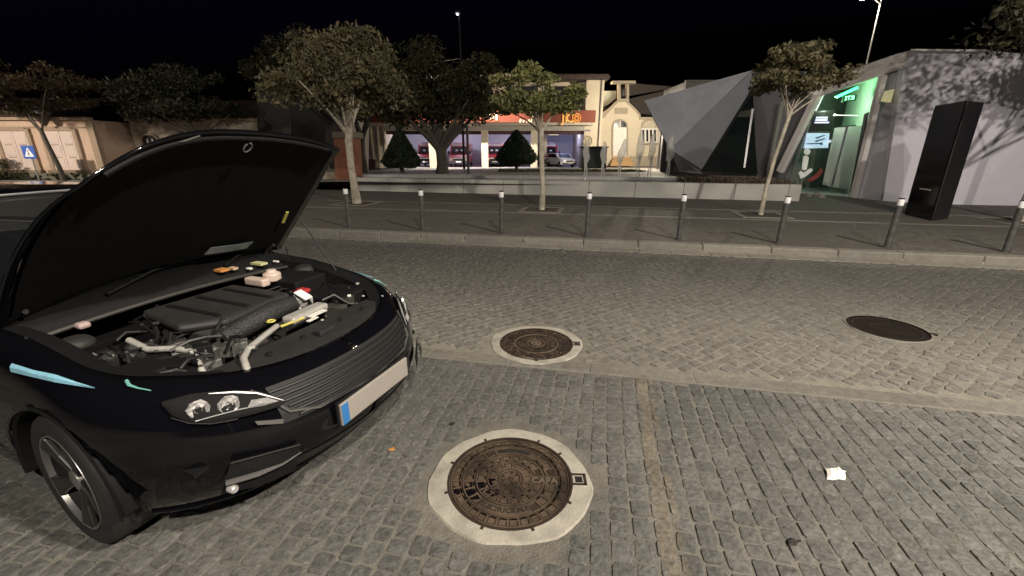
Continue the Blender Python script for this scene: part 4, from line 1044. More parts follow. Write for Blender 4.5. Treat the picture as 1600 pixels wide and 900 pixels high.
# ------------------------------------------------------------------ grey faceted pavilion
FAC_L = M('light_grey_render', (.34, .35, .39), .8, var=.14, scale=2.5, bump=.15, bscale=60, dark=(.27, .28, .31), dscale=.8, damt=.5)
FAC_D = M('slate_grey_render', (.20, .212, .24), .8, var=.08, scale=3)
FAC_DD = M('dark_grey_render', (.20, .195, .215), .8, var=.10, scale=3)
WALLR = M('pale_lilac_render', (.58, .565, .645), .85, var=.06, scale=3, bump=.25, bscale=40, dark=(.56, .53, .56), dscale=.9, damt=.5)
BAND = M('band_concrete', (.58, .55, .53), .8, var=.08, scale=5)
BLACKF = M('black_frame', (.01, .011, .012), .4)
DGLASS = glass_mat('dark_green_glass', (.012, .02, .018), .45, .02)
pav = thing('pavilion', 'angular grey pavilion of folded facets with a glowing green glass entrance', 'building', (11.5, 18, .12))
def facet(name, pts, mat, vec=(0, .22, 0), parent=None):
    return MB().prism([at(*p) for p in pts], vec).build(name, mat, parent or pav, world=True)
T, A, B, C, D, E_ = (1007, 157, 22.6), (1174, 110, 21), (1047, 233, 21.0), (1063, 268, 22.0), (1097, 268, 20.6), (1186, 274, 19.5)
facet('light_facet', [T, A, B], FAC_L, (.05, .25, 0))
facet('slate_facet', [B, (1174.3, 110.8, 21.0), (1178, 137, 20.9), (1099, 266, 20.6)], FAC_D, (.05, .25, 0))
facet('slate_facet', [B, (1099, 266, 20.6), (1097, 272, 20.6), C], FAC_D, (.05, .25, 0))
gl = facet('glazing', [(1178, 137, 21.05), (1186, 272, 19.65), (1099, 268, 20.7)], DGLASS, (0, .04, 0))
for a, b, wd_b in (((1178, 137, 20.85), (1097, 268, 20.55), .10), ((1176, 170, 20.5), (1163, 262, 20.0), .035)):
    mb = MB().bar(at(*a), at(*b), .08, wd_b); mb.build('glazing_bar', BLACKF if wd_b > .05 else STEEL, pav, world=True)
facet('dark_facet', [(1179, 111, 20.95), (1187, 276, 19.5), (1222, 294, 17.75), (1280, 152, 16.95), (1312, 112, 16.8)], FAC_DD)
facet('entrance_band', [(1277, 152, 16.6), (1414, 105, 14.15), (1422, 79, 14.0), (1310, 117, 16.3), (1260, 140, 17.0)], BAND, (0, .5, .0))
MB().bar(at(1219, 268, 17.55), at(1278, 148, 16.62), .20, .22).build('entrance_jamb', BAND, pav, world=True)
MB().bar(at(1333, 309, 15.0), at(1380, 117, 14.75), .16, .16).build('entrance_jamb', BAND, pav, world=True)
facet('recess_wall', [(1336, 309, 15.05), (1379, 316, 14.25), (1413, 106, 14.25), (1386, 116, 14.85)], M('recess_grey', (.26, .26, .28), .8, var=.1))
facet('wall_lamp_box', [(1378, 158, 14.5), (1392, 160, 14.2), (1398, 139, 14.2), (1384, 142, 14.5)], M('lamp_box_cream', (.62, .58, .36), .5, emit=.25, ecol=(1, .95, .5)), (.03, .1, 0))
wall_pts = [(1379, 316, 14.2), (1412, 320, 13.75), (1500, 322, 13.15), (1720, 325, 12.5), (1720, 92, 12.5), (1548, 80, 13.1), (1422, 79, 13.95), (1412, 106, 14.2)]
facet('rendered_wall', wall_pts, WALLR, (.05, .25, 0))
MB().bar(at(1422, 79, 13.93), at(1548, 80, 13.08), .2, .05).build('roof_edge', BAND, pav, world=True)
# roof sheet and back so the building is solid
rp = [at(*p) for p in (T, A, (1310, 114, 16.6), (1422, 80, 14.1), (1548, 81, 13.2), (1720, 92, 12.6))]
rb = [(p[0] * (1 + 9 / p[1]) + 1.6, p[1] + 9, p[2] - .5) for p in reversed(rp)]
for i in range(len(rp) - 1):
    j = len(rp) - 1 - i
    MB().prism([rp[i], rp[i + 1], rb[j - 1], rb[j]], (0, 0, -.12)).build('roof_panel', FAC_DD, pav, world=True)
bk = [(p[0], p[1]) for p in rb]
for a, b in zip(bk, bk[1:]): MB().prism([(*a, .1), (*b, .1), (*b, 3.9), (*a, 3.9)], (0, .2, 0)).build('back_wall', FAC_DD, pav, world=True)
# entrance hall behind the glass
ROOM = M('hall_wall', (.6, .62, .58), .8, var=.08)
hall = thing('entrance_hall', 'pale green lit entrance hall seen through the pavilion glass', 'room', (12.2, 17.5, .13))
hall['kind'] = 'structure'
for k in ('label', 'category'): del hall[k]
MB().prism([(10.7, 17.8, .13), (12.0, 15.05, .13), (16, 17, .13), (15, 21, .13)], (0, 0, .03)).build('hall_floor', M('hall_floor', (.36, .36, .34), .5), hall, world=True)
MB().prism([(10.9, 18.6, .1), (15.2, 20.0, .1), (15.2, 20.0, 4.4), (10.9, 18.6, 3.6)], (0, .15, 0)).build('hall_back_wall', M('hall_back', (.24, .25, .23), .8), hall, world=True)
MB().prism([(12.3, 15.4, .1), (13.8, 18.9, .1), (13.8, 18.9, 4.6), (12.3, 15.4, 4.1)], (.1, -.1, 0)).build('hall_side_wall', ROOM, hall, world=True)
MB().prism([(10.9, 17.2, 3.6), (11.8, 15.1, 4.0), (15.4, 18.5, 4.6), (15.2, 20, 4.4)], (0, 0, .1)).build('hall_ceiling', ROOM, hall, world=True)
GREENL = M('green_light', (.05, .8, .15), emit=7, ecol=(.05, 1, .25))
facet('ceiling_light_strip', [(1305, 151, 16.6), (1309, 153, 16.6), (1342, 138, 16.0), (1340, 135, 16.0)], GREENL, (0, .05, 0), hall)
def point(name, loc, p, col, size, parent=None):
    l = bpy.data.lights.new(name, 'POINT'); l.energy = p; l.color = col; l.shadow_soft_size = size
    o = bpy.data.objects.new(name, l); COL.objects.link(o); o.location = loc
    if parent is not None: o.parent = parent; o.matrix_parent_inverse = wm(parent).inverted()
    return o
sg_ = bpy.data.lights.new('strip_glow', 'SPOT'); sg_.energy = 300; sg_.color = (.10, 1, .24); sg_.spot_size = R(135); sg_.spot_blend = .6; sg_.shadow_soft_size = .12
sgo = bpy.data.objects.new('strip_glow', sg_); COL.objects.link(sgo); sgo.parent = hall; sgo.matrix_parent_inverse = wm(hall).inverted(); sgo.location = (11.55, 17.3, 3.45); sgo.rotation_euler = Vector((1, -.15, .12)).to_track_quat('-Z', 'Y').to_euler()
point('hall_glow', (11.75, 16.9, 3.25), 55, (.8, 1, .8), .15, hall)
facet('glass_door', [(1305, 200, 17.1), (1349, 196, 16.35), (1327, 297, 16.3), (1286, 289, 17.1)], M('frosted_door', (.5, .52, .48), .5, var=.06), (0, .05, 0), hall)
facet('door_frame', [(1352, 178, 15.1), (1358, 175, 15.05), (1335, 300, 15.1), (1329, 300, 15.15)], M('door_frame_dark', (.05, .06, .055), .5), (0, .05, 0), hall)
facet('dark_counter', [(1314, 197, 17.4), (1338, 195, 17), (1334, 216, 17), (1311, 218, 17.4)], M('dark_counter', (.03, .045, .035), .5), (0, .2, 0), hall)
glz = facet('entrance_glass', [(1223, 290, 17.5), (1334, 306, 15.15), (1382, 118, 14.9), (1280, 152, 16.7)], glass_mat('shop_glass', (.02, .03, .028), .06, .02), (0, .03, 0))
for a, b in (((1231, 290, 17.3), (1266, 190, 17.0)), ((1300, 290, 15.95), (1324, 196, 15.95))):
    MB().bar(at(*a), at(*b), .05, .05).build('glazing_bar', STEEL, pav, world=True)
def on_glass(name, poly, Y, mat, par, dep=.02): return facet(name, [(x, y, Y) for x, y in poly], mat, (0, dep, 0), par)
# signs and screens inside
si = thing('exit_sign', 'small glowing green lettered sign under the pavilion hall ceiling', 'sign', at(1327, 157, 16.4))
on_glass('sign_plate', [(1316, 160), (1338, 157), (1339, 147), (1317, 149)], 16.45, M('sign_green_dark', (.02, .12, .05), .4), si, .04)
tx = MB(); c_ = at(1327.5, 153.3, 16.40); put_text(tx, '3T3I', .19, Matrix.Translation(c_) @ Matrix.Rotation(R(90), 4, 'X') @ Matrix.Rotation(R(6), 4, 'Z'), .004, .004); tx.build('lettering', M('green_letter', (.4, 1, .6), emit=2.2, ecol=(.35, 1, .6)), si, world=True)
s1 = thing('info_screen', 'black upper screen with three pale violet lines of text behind the pavilion glass', 'screen', at(1285, 205, 17.0))
on_glass('screen_panel', [(1262, 206), (1300, 204), (1304, 172), (1270, 174)], 17.05, M('screen_black', (.008, .008, .006), .3), s1, .06)
for k in range(3): on_glass('text_line', [(1275 - k * 1.2, 185 + k * 3.8), (1293 - k * .4 + (k == 2) * 3, 185 + k * 3.8), (1293.6 - k * .4 + (k == 2) * 3, 182.6 + k * 3.8), (1275.6 - k * 1.2, 182.6 + k * 3.8)], 17.02, M('violet_text', (.6, .6, .95), emit=.7, ecol=(.62, .62, 1)), s1, .01)
s2 = thing('info_screen', 'bright pale blue lower screen behind the pavilion glass, above the letter i', 'screen', at(1277, 232, 16.9))
on_glass('screen_panel', [(1257, 232), (1294, 231), (1296, 208), (1262, 208)], 16.95, M('screen_blue', (.5, .7, .85), emit=.62, ecol=(.58, .78, 1)), s2, .06)
for k, q in enumerate(([(1274, 215), (1287, 211), (1291, 211), (1276, 217)], [(1273, 220), (1288, 216), (1290, 217), (1275, 222)], [(1260, 224), (1283, 223), (1284, 222), (1286, 226), (1282, 226.5), (1281, 225), (1260, 225.5)], [(1289, 222), (1299, 218), (1299, 222), (1290, 226)])):
    on_glass('screen_graphic', q, 16.92, M('screen_dark_blue', (.06, .1, .18), .5) if k < 3 else M('screen_white', (.7, .8, .9), emit=.6, ecol=(.7, .85, 1)), s2, .012)
lg_ = thing('information_logo', 'white letter i with curved foot and red swoosh on the pavilion glass', 'logo', at(1262, 280, 17.1))
WH_ = M('logo_white', (.75, .76, .72), .5, emit=.12, ecol=(1, 1, .95)); RD_ = M('logo_red', (.22, .04, .035), .5)
Yl = 17.0
def circ(cx, cy, r, n=16): return [(cx + r * math.cos(2 * math.pi * k / n), cy + r * math.sin(2 * math.pi * k / n)) for k in range(n)]
on_glass('letter_dot', circ(1261.5, 237, 5), Yl, WH_, lg_)
on_glass('letter_stem', [(1253, 264), (1256, 266), (1260.5, 265), (1264, 247), (1262.5, 243.5), (1258, 243), (1255, 246)], Yl, WH_, lg_)
on_glass('letter_foot', [(1248, 270), (1252, 267), (1256, 270), (1266, 263), (1270, 264), (1269, 268), (1257, 277), (1251, 279)], Yl, WH_, lg_)
on_glass('red_swoosh', [(1260, 283), (1268, 284), (1281, 276), (1286, 266), (1283, 262), (1277, 270), (1268, 277)], Yl, RD_, lg_)
tl = thing('tube_light', 'thin bright tube light behind the pavilion glass', 'lamp', at(1327, 181, 16.7))
MB().tube([at(1305, 180, 16.8), at(1341, 180.5, 16.3)], .012, 6).build('tube', M('tube_white', (.9, 1, .9), emit=2.2, ecol=(.9, 1, .85)), tl, world=True)
MB().lathe([(0, -.05), (.05, 0), (0, .05)], 10, at(1304, 179.5, 16.75)).build('lamp_globe', M('tube_white', (.9, 1, .9), emit=2.2, ecol=(.9, 1, .85)), tl, world=True)
for k, (x, y) in enumerate(((1262, 307), (1284, 309), (1276, 305))): crumple('round_stone', (*gpz(x, y, .125)[:2], .12), .12, .1, .14, 50 + k, PALE, ['pale round stone at the end of the low wall', 'pale round stone nearest the pavilion glass door', 'pale round stone between two others by the pavilion entrance'][k], 'stone')
# black pylon
py = thing('information_pylon', 'tall black slanted pylon standing before the pale pavilion wall', 'pylon', (10.15, 10.45, .12))
pc = [(9.83, 9.95), (10.52, 10.28), (10.90, 11.35), (10.2, 11.05)]
MB().prism([(*p, .12) for p in pc], (0, 0, 2.6)).build('pylon_body', M('pylon_black', (.006, .005, .007), .12, var=.15, spec=.25), py, world=True, bevel=.012)
MB().prism([(9.84, 9.93, .13), (10.53, 10.26, .13), (10.53, 10.26, 2.71), (9.84, 9.93, 2.71)], (.008, -.02, 0)).build('end_face', M('pylon_end', (.012, .011, .014), .35, var=.2), py, world=True)
fx0, fx1 = Vector((9.83, 9.95, 0)), Vector((10.2, 11.05, 0)); fdir = (fx1 - fx0).normalized(); fn = Vector((-fdir.y, fdir.x, 0))
tl_ = MB()
for k in range(9): p0 = fx0 + fdir * (.30 + k * .052) + fn * .012; tl_.bar((p0.x, p0.y, .80), (p0.x + fdir.x * .042, p0.y + fdir.y * .042, .80), .006, .028 if k % 3 else .036)
tl_.build('lettering', M('pylon_letter', (.6, .56, .5), .5), py, world=True)
# grey block behind the pavilion
bb_ = thing('grey_block', 'plain grey block of a building rising behind the facets of the pavilion', 'building', (15.5, 36, 0))
MB().box((16.6, 38, 3.4), (6.6, 5, 6.8)).build('wall', M('grey_block_wall', (.11, .105, .105), .85, var=.15, scale=1), bb_, world=True)
MB().box((16.6, 35.6, 6.85), (6.7, .3, .10)).build('parapet', M('grey_block_wall', (.11, .105, .105), .85), bb_, world=True)

# ------------------------------------------------------------------ fire station
CREAM = M('cream_render', (.60, .52, .40), .85, var=.06, scale=1.5, dark=(.5, .43, .33), dscale=.5, damt=.5)
BAYW = M('bay_wall', (.5, .5, .58), .8, var=.06)
SIGNR = M('sign_brick_red', (.20, .045, .022), .6, var=.12, scale=2)
ORNG = M('sign_orange', (.85, .42, .10), .5, emit=.35, ecol=(1, .55, .15))
DARKW = M('dark_window', (.012, .015, .014), .15)
REDD = M('dark_red_frame', (.05, .012, .015), .6)
fs = thing('fire_station', 'cream fire station with open lit bays and a long brick red sign', 'building', (-2, 45, .16))
def fbox(name, x0, x1, y0, y1, z0, z1, mat, par=fs): return MB().box(((x0 + x1) / 2, (y0 + y1) / 2, (z0 + z1) / 2), (x1 - x0, y1 - y0, z1 - z0)).build(name, mat, par, world=True)
fbox('bay_floor', -12.6, 7.4, 44.6, 53, .05, .17, M('bay_floor', (.3, .28, .29), .5))
fbox('side_wall', -16.7, -12.7, 45, 54, .1, 4.4, CREAM)
for x in (-15.9, -14.2, -13.55, -12.9): fbox('wall_pilaster', x, x + .16, 44.9, 45, .1, 4.3, CREAM)
fbox('back_wall', -12.7, 7.3, 53, 53.2, .1, 4.3, BAYW)
fbox('end_wall', 7.22, 8.95, 45, 53.5, .1, 8.3, CREAM)
fbox('upper_wall', -16.7, 7.22, 46.2, 46.5, 4.3, 8.3, CREAM)
fbox('bay_ceiling', -12.7, 7.22, 45, 53, 3.95, 4.1, BAYW)
fbox('lintel', -12.7, 7.22, 44.9, 45.3, 3.70, 4.35, M('lintel_grey', (.36, .34, .3), .8))
for x in (-8.38, -3.08, 1.92): fbox('pillar', x, x + .66, 44.85, 45.5, .1, 3.75, CREAM)
for x0, x1 in ((-12.7, -8.4), (-7.7, -3.1), (-2.4, 1.9), (2.6, 7.2)): fbox('bay_door_box', x0, x1, 45.32, 45.6, 3.38, 3.72, REDD)
fbox('bay_partition', -2.9, -2.7, 45.6, 53, .1, 4, BAYW); fbox('bay_partition', 2.3, 2.4, 46, 53, .1, 4, M('bay_dark_wall', (.05, .045, .05), .8))
fbox('inner_column', 3.55, 3.85, 49, 49.3, .1, 3.9, CREAM)
fbox('sign_board', -16.5, 8.05, 43.75, 44.1, 4.42, 5.5, SIGNR)
fbox('canopy', -16.5, 7.9, 43.9, 45, 4.18, 4.41, M('canopy_cream', (.5, .45, .38), .8))
tx = MB()
for ch, px in (('J', 880), ('I', 885), ('C', 890.5)): put_text(tx, ch, 1.12, Matrix.Translation((*at(px, 185.2, 43.7)[:1], 43.70, at(px, 185.2, 43.7)[2])) @ Matrix.Rotation(R(90), 4, 'X'), .03, .02)
tx.build('lettering', ORNG, fs, world=True)
em = MB(); c_ = at(901, 184.6, 43.7)
for r0, r1 in ((.36, .44), (.17, .23)): em.lathe([(r0, -.03), (r0, .03), (r1, .03), (r1, -.03)], 28, axis='Y')
for a in range(6): em.bar((.1 * math.cos(a), 0, .1 * math.sin(a)), (.34 * math.cos(a * 1.05), 0, .34 * math.sin(a * 1.05)), .04, .05)
em.v = [(p[0] + c_[0], p[1] + 43.70, p[2] + c_[2]) for p in em.v]; em.build('emblem', ORNG, fs, world=True)
tx = MB(); r = random.Random(2)
for px, h in ((813, .3), (818, .22), (823, .26), (827, .3), (831, .62), (835.5, .5)): c_ = at(px, 188, 43.7); tx.box((c_[0], 43.7, c_[2] + h / 2 - .2), (.16, .05, h), rot=Matrix.Rotation(r.uniform(-.4, .4), 3, 'Y'))
for px, py_, h in ((760, 173, .7), (766, 181, .6), (771, 178, .8), (776, 183, .55), (783, 176, .4)): c_ = at(px, py_, 43.7); tx.box((c_[0], 43.7, c_[2]), (.2, .05, h), rot=Matrix.Rotation(r.uniform(-.6, .6), 3, 'Y'))
tx.build('lettering', M('sign_peach', (.8, .6, .42), .5, emit=.4, ecol=(1, .75, .5)), fs, world=True)
fbox('eave', -16.9, 9.3, 44.3, 54, 8.32, 8.62, M('eave_dark', (.05, .035, .03), .8)); 
for k in range(24): fbox('roof_tile_course', -16.9 + k * 1.09, -16.9 + k * 1.09 + 1.0, 44.35, 54, 8.625, 8.73, M('roof_tile', (.07, .035, .025), .8, var=.3))
for x0, x1 in ((4.2, 7.1), (-.5, 2.6), (-5, -2), (-10, -7)): w_ = fbox('window', x0, x1, 46.1, 46.19, 5.7, 7.9, DARKW); fbox('shutter', x1 - .5, x1, 46.0, 46.12, 5.6, 8.0, M('green_shutter', (.02, .035, .02), .6), fs)
MB().tube([(8.7, 44.9, .2), (8.7, 44.9, 8.3)], .07, 8).build('drainpipe', M('pipe_grey', (.3, .27, .25), .6), fs, world=True)
c_ = at(918, 220, 44.95); wl_ = MB()
for r0, r1 in ((.40, .46), (.2, .24)): wl_.lathe([(r0, -.02), (r0, .03), (r1, .03), (r1, -.02)], 24, axis='Y')
for a in range(4): wl_.bar((.1 * math.cos(a * 1.57 + .8), 0, .1 * math.sin(a * 1.57 + .8)), (.4 * math.cos(a * 1.57 + .8), 0, .4 * math.sin(a * 1.57 + .8)), .04, .04)
wl_.v = [(p[0] + c_[0], p[1] + 44.97, p[2] + c_[2]) for p in wl_.v]; wl_.build('wall_emblem', M('emblem_gold', (.55, .48, .28), .6), fs, world=True)
for k in range(4): c2 = at(914 + k * 2.6, 204, 44.95); fbox('wall_letter', c2[0] - .05, c2[0] + .05, 44.94, 44.99, c2[2] - .07, c2[2] + .08, M('grey_letter', (.25, .25, .3), .6))
po = thing('poster', 'blue photographic poster hung on the cream wall of the fire station', 'poster', at(565, 240, 44.85))
MB().prism([at(555, 238, 44.86), at(576, 238, 44.86), at(576, 215, 44.86), at(555, 215, 44.86)], (0, .03, 0)).build('poster_sheet', M('poster_blue', (.2, .28, .5), .5, var=.6, scale=1.6, dark=(.55, .6, .75), dscale=1.3, damt=1), po, world=True)
pb_ = thing('planter_box', 'dark red brown planter box below the blue poster', 'planter', at(568, 268, 44.2))
for q in ((551, 571), (573.5, 586)): MB().prism([at(q[0], 268, 44.3), at(q[1], 268, 44.3), at(q[1], 249, 44.3), at(q[0], 249, 44.3)], (0, .5, 0)).build('box_side', M('planter_red', (.07, .03, .022), .7), pb_, world=True)
MB().prism([at(552, 270, 44.2), at(586, 270, 44.2), at(586, 267.5, 44.2), at(552, 267.5, 44.2)], (0, .5, 0)).build('plinth', M('planter_plinth', (.3, .05, .04), .7), pb_, world=True)
for k, (xc, pw, cl) in enumerate(((-10.6, 150, (.8, .85, 1)), (-5.4, 330, (.86, .86, 1)), (-.3, 330, (.86, .84, 1)), (6.3, 110, (.5, .55, 1)))):
    tb = MB().box((xc, 48.6, 3.86), (1.5, .12, .08)); tb.build('bay_tube_light', M('bay_tube', (.9, .92, 1), emit=9, ecol=(.85, .88, 1)), fs, world=True)
    point('bay_light', (xc, 48.4, 3.6), pw, cl, .3, fs)
fbox('bay_tube_light', 3.95, 5.0, 48.2, 48.4, 3.42, 3.6, M('bay_tube_warm', (1, .9, .6), emit=.8, ecol=(1, .85, .5)))
# ambulances
RDV = M('ambulance_red', (.42, .025, .03), .3, coat=.5); WHV = M('vehicle_white', (.68, .68, .7), .3, coat=.4)
def ambulance(loc, lab, rz=0):
    t = thing('ambulance', lab, 'ambulance', loc, rz, 'ambulances parked in the station bays')
    # side profile in (y, z): front at y = 0 towards the camera
    prof = [(0.05, .35), (0, .55), (.02, .98), (.25, 1.12), (.95, 1.28), (1.55, 2.05), (1.75, 2.35), (5.4, 2.45), (5.5, 2.2), (5.5, .35)]
    MB().prism([(-1.0, y, z) for y, z in prof], (2.0, 0, 0)).build('body', RDV, t, bevel=.06)
    MB().prism([(-.88, .99, 1.36), (.88, .99, 1.36), (.80, 1.50, 2.02), (-.80, 1.50, 2.02)], (0, -.02, .015)).build('windscreen', M('windscreen_dark', (.01, .01, .012), .08), t)
    for x in (-.3, .25): MB().box((x, 1.20, 1.68), (.26, .03, .2), rot=Matrix.Rotation(R(-38), 3, 'X')).build('windscreen_reflection', M('pale_reflection', (.7, .72, .75), .4), t)  # two white reflections on the glass, built as pale panels
    MB().box((0, -.01, .90), (1.9, .05, .09)).build('front_stripe', WHV, t, bevel=.01)
    MB().box((0, -.03, .50), (1.98, .14, .32)).build('bumper', M('bumper_dark', (.02, .016, .025), .5), t, bevel=.03)
    MB().box((0, -.02, .75), (.9, .05, .16)).build('grille', M('bumper_dark', (.02, .016, .025), .5), t)
    MB().box((0, -.11, .55), (.52, .02, .11)).build('number_plate', WHV, t)
    for sx in (-1, 1):
        MB().box((sx * .78, -.02, .80), (.34, .06, .2)).build('headlight', SILVER, t, bevel=.02)
        MB().box((sx * 1.12, .95, 1.45), (.16, .1, .3)).build('mirror', BLACKF, t, bevel=.02)
        for y in (.95, 4.4):
            wv = MB(); wv.lathe([(0, -.1), (.2, -.1), (.33, -.09), (.35, 0), (.33, .1), (.2, .11), (0, .11)], 20, axis='X'); wv.v = [(p[0] + sx * .9, p[1] + y, p[2] + .35) for p in wv.v]; wv.build('wheel', RUBBER, t)
        MB().box((sx * 1.003, 3.4, 1.35), (.012, 3.6, .3)).build('side_stripe', WHV, t)
    MB().box((0, 1.85, 2.46), (1.5, .3, .16)).build('light_bar', M('beacon', (.55, .45, .6), .3), t, bevel=.03)
    MB().box((0, 1.64, 2.22), (1.7, .06, .22)).build('cab_front_panel', WHV, t, bevel=.02)
    return t
am = ambulance((-9.0, 45.9, .17), 'ambulance behind the first pillar, next to the clipped cone tree')
dup(am, (-5.55, 45.9, .17), 0, 'ambulance facing out of the bay beside the plaza tree trunk')
dup(am, (-2.1 + .3, 46.2, .17), R(3), 'ambulance half hidden by the second pillar')
dup(am, (.05, 47.6, .17), R(8), 'ambulance deep in the bay just past the second pillar')
dup(am, (4.1, 48.6, .17), R(0), 'dark ambulance behind the white estate car')
# white estate car
ec = thing('estate_car', 'white estate car parked nose out in the last station bay', 'car', (6.0, 45.7, .17), R(22))
prof = [(0.1, .25), (0, .45), (.05, .72), (.95, .92), (1.55, 1.38), (3.4, 1.42), (4.0, 1.0), (4.15, .6), (4.1, .25)]
MB().prism([(-.82, y, z) for y, z in prof], (1.64, 0, 0)).build('body', WHV, ec, bevel=.05)
MB().prism([(-.72, 1.0, .96), (.72, 1.0, .96), (.64, 1.50, 1.34), (-.64, 1.50, 1.34)], (0, -.03, .02)).build('windscreen', M('windscreen_dark', (.01, .01, .012), .08), ec)
for sx in (-1, 1):
    MB().prism([(sx * .825, 1.35, .95), (sx * .825, 3.6, .98), (sx * .825, 3.25, 1.33), (sx * .825, 1.75, 1.33)], (sx * .012, 0, 0)).build('side_window', M('windscreen_dark', (.01, .01, .012), .08), ec)
    MB().box((sx * .6, .03, .62), (.32, .1, .14)).build('headlight', SILVER, ec, bevel=.02)
    for y in (.8, 3.3):
        wv = MB(); wv.lathe([(0, -.1), (.2, -.1), (.29, -.08), (.3, 0), (.29, .08), (.2, .1), (0, .1)], 20, axis='X'); wv.v = [(p[0] + sx * .76, p[1] + y, p[2] + .3) for p in wv.v]; wv.build('wheel', RUBBER, ec)
MB().box((0, .0, .60), (.8, .08, .16)).build('grille', BLACKF, ec); MB().box((0, .03, .36), (1.6, .14, .16)).build('bumper', M('bumper_dark', (.02, .016, .025), .5), ec, bevel=.03)
MB().box((0, -.05, .40), (.5, .02, .1)).build('number_plate', M('plate_pale', (.55, .52, .48)), ec)
for k in (-.6, -.1, .55): MB().box((k * .8, 2.1, 1.48), (.08, .12, .16)).build('roof_beacon', M('beacon_dark', (.08, .06, .12), .4), ec)
# dark green container
wc = thing('waste_container', 'large dark green rubbish container in front of the chapel steps', 'container', (6.75, 36, pz(36)))
x0, x1 = at(908, 250, 36)[0], at(949, 250, 36)[0]
MB().box(((x0 + x1) / 2, 36.6, pz(36) + .92), (x1 - x0 - .1, 1.2, 1.6)).build('container_body', M('container_green', (.008, .018, .012), .5), wc, world=True, bevel=.05)
MB().box(((x0 + x1) / 2, 36.6, pz(36) + 1.78), (x1 - x0 + .06, 1.3, .12)).build('lid', M('container_green', (.008, .018, .012), .5), wc, world=True, bevel=.04)
for x in (x0 + .2, x1 - .2): MB().box((x, 36.2, pz(36) + .06), (.16, .2, .14)).build('caster', RUBBER, wc, world=True)

# ------------------------------------------------------------------ chapel
STONE = M('chapel_stone', (.36, .31, .24), .85, var=.15, scale=5); CHW = M('chapel_render', (.62, .54, .42), .85, var=.07, scale=1.2)
ch = thing('chapel', 'small cream chapel with a stone bell gable and arched white door', 'building', (13, 48, .3))
def cf(name, pts, Y, mat, vec, par=None): return MB().prism([at(x, y, Y) for x, y in pts], vec).build(name, mat, par or ch, world=True)
cf('front_wall', [(938, 259), (1062, 259), (1062, 187), (1001, 184), (994, 172), (979, 157), (966, 157), (958, 167), (945, 183), (938, 184)], 48, CHW, (0, .5, 0))
cf('coping', [(938, 184), (938, 178), (953, 168), (966, 156), (966, 160), (955, 171), (944, 184)], 47.85, STONE, (0, .6, 0)); cf('coping', [(979, 156), (994, 170), (1001, 179), (1001, 184), (994, 174), (979, 160)], 47.85, STONE, (0, .6, 0))
cf('cornice', [(1000, 187), (1062, 187), (1062, 183), (1000, 183)], 47.8, STONE, (0, .4, 0))
cf('roof', [(938, 172), (960, 160), (985, 130), (1062, 136), (1062, 183), (1002, 178), (980, 153), (965, 153), (940, 176)], 48.6, M('chapel_roof', (.035, .026, .022), .8, var=.3), (0, 6, .3))
for q in ([(966, 157), (970, 157), (970, 131), (966, 131)], [(979, 157), (983, 157), (983, 131), (979, 131)]): cf('bell_pier', q, 47.9, STONE, (0, .5, 0))
cf('bell_gable_cap', [(957, 130), (994, 130), (993, 126), (958, 126)], 47.7, STONE, (0, .9, 0)); cf('bell_gable_sill', [(966, 159), (983, 159), (983, 154), (966, 154)], 47.82, STONE, (0, .5, 0))
cf('bell', [(972, 150), (977.5, 150), (976, 140), (973.5, 140)], 48.1, DARKMETAL, (0, .2, 0))
cf('plaque', [(961, 178), (981, 178), (981, 168.5), (961, 168.5)], 47.9, STONE, (0, .1, 0))
arch = lambda x0, x1, yb, yt, yr: [(x0, yb), (x1, yb)] + [((x0 + x1) / 2 + (x1 - x0) / 2 * math.cos(t), yr - (yr - yt) * math.sin(t)) for t in np.linspace(0, math.pi, 11)]
cf('door_surround', arch(955.5, 981.5, 244, 186, 197), 47.92, STONE, (0, .08, 0))
dr = cf('door', [(958, 244), (978.5, 244), (979, 199), (958.5, 199)], 47.86, M('white_door', (.72, .68, .64), .5), (0, .06, 0))
cf('fanlight', arch(959.5, 978.5, 198.5, 188.5, 196), 47.86, DARKW, (0, .05, 0)); cf('fanlight_bar', [(968.3, 198.5), (969.6, 198.5), (969.6, 189), (968.3, 189)], 47.82, M('white_door', (.72, .68, .64)), (0, .03, 0))
cf('window_surround', arch(1002, 1026, 226, 185.5, 196), 47.92, STONE, (0, .08, 0)); cf('window_blind', arch(1005, 1024, 200, 188.5, 197), 47.88, M('window_blind', (.5, .44, .34), .7), (0, .03, 0))
wf = cf('window_frame', [(1001, 223), (1028, 223), (1027, 200), (1001.5, 200)], 47.85, M('white_door', (.72, .68, .64)), (0, .06, 0))
for k in range(4): cf('pane', [(1004 + k * 6, 221), (1007 + k * 6, 221), (1006.8 + k * 6, 203), (1003.8 + k * 6, 203)], 47.8, DARKW, (0, .03, 0))
cf('window_sill', [(1000, 226), (1030, 226), (1030, 223.5), (1000, 223.5)], 47.75, STONE, (0, .2, 0))
cf('plinth', [(985, 260), (1062, 260), (1062, 244), (985, 244)], 47.7, STONE, (0, .3, 0))
for k in range(5): cf('step', [(958 - k, 246 + k * 2.7 + 2.6), (986 + k, 246 + k * 2.7 + 2.6), (986 + k, 246 + k * 2.7), (958 - k, 246 + k * 2.7)], 47.6 - k * .3, M('ochre_step', (.45, .28, .14), .8), (0, .4, 0))
cf('side_wing', [(936, 170), (963, 158), (963, 142), (938, 142)], 50, M('dim_wall', (.22, .22, .2), .8), (0, .4, 0))
wl2 = thing('wall_lamp', 'warm wall lamp glowing between the fire station and the chapel roof', 'lamp', at(936, 129, 49.6))
MB().lathe([(0, -.25), (.2, -.2), (.22, .1), (.1, .22), (0, .24)], 12, at(933, 129, 49.4)).build('lamp_globe', M('warm_globe', (1, .8, .5), emit=2, ecol=(1, .82, .45)), wl2, world=True)
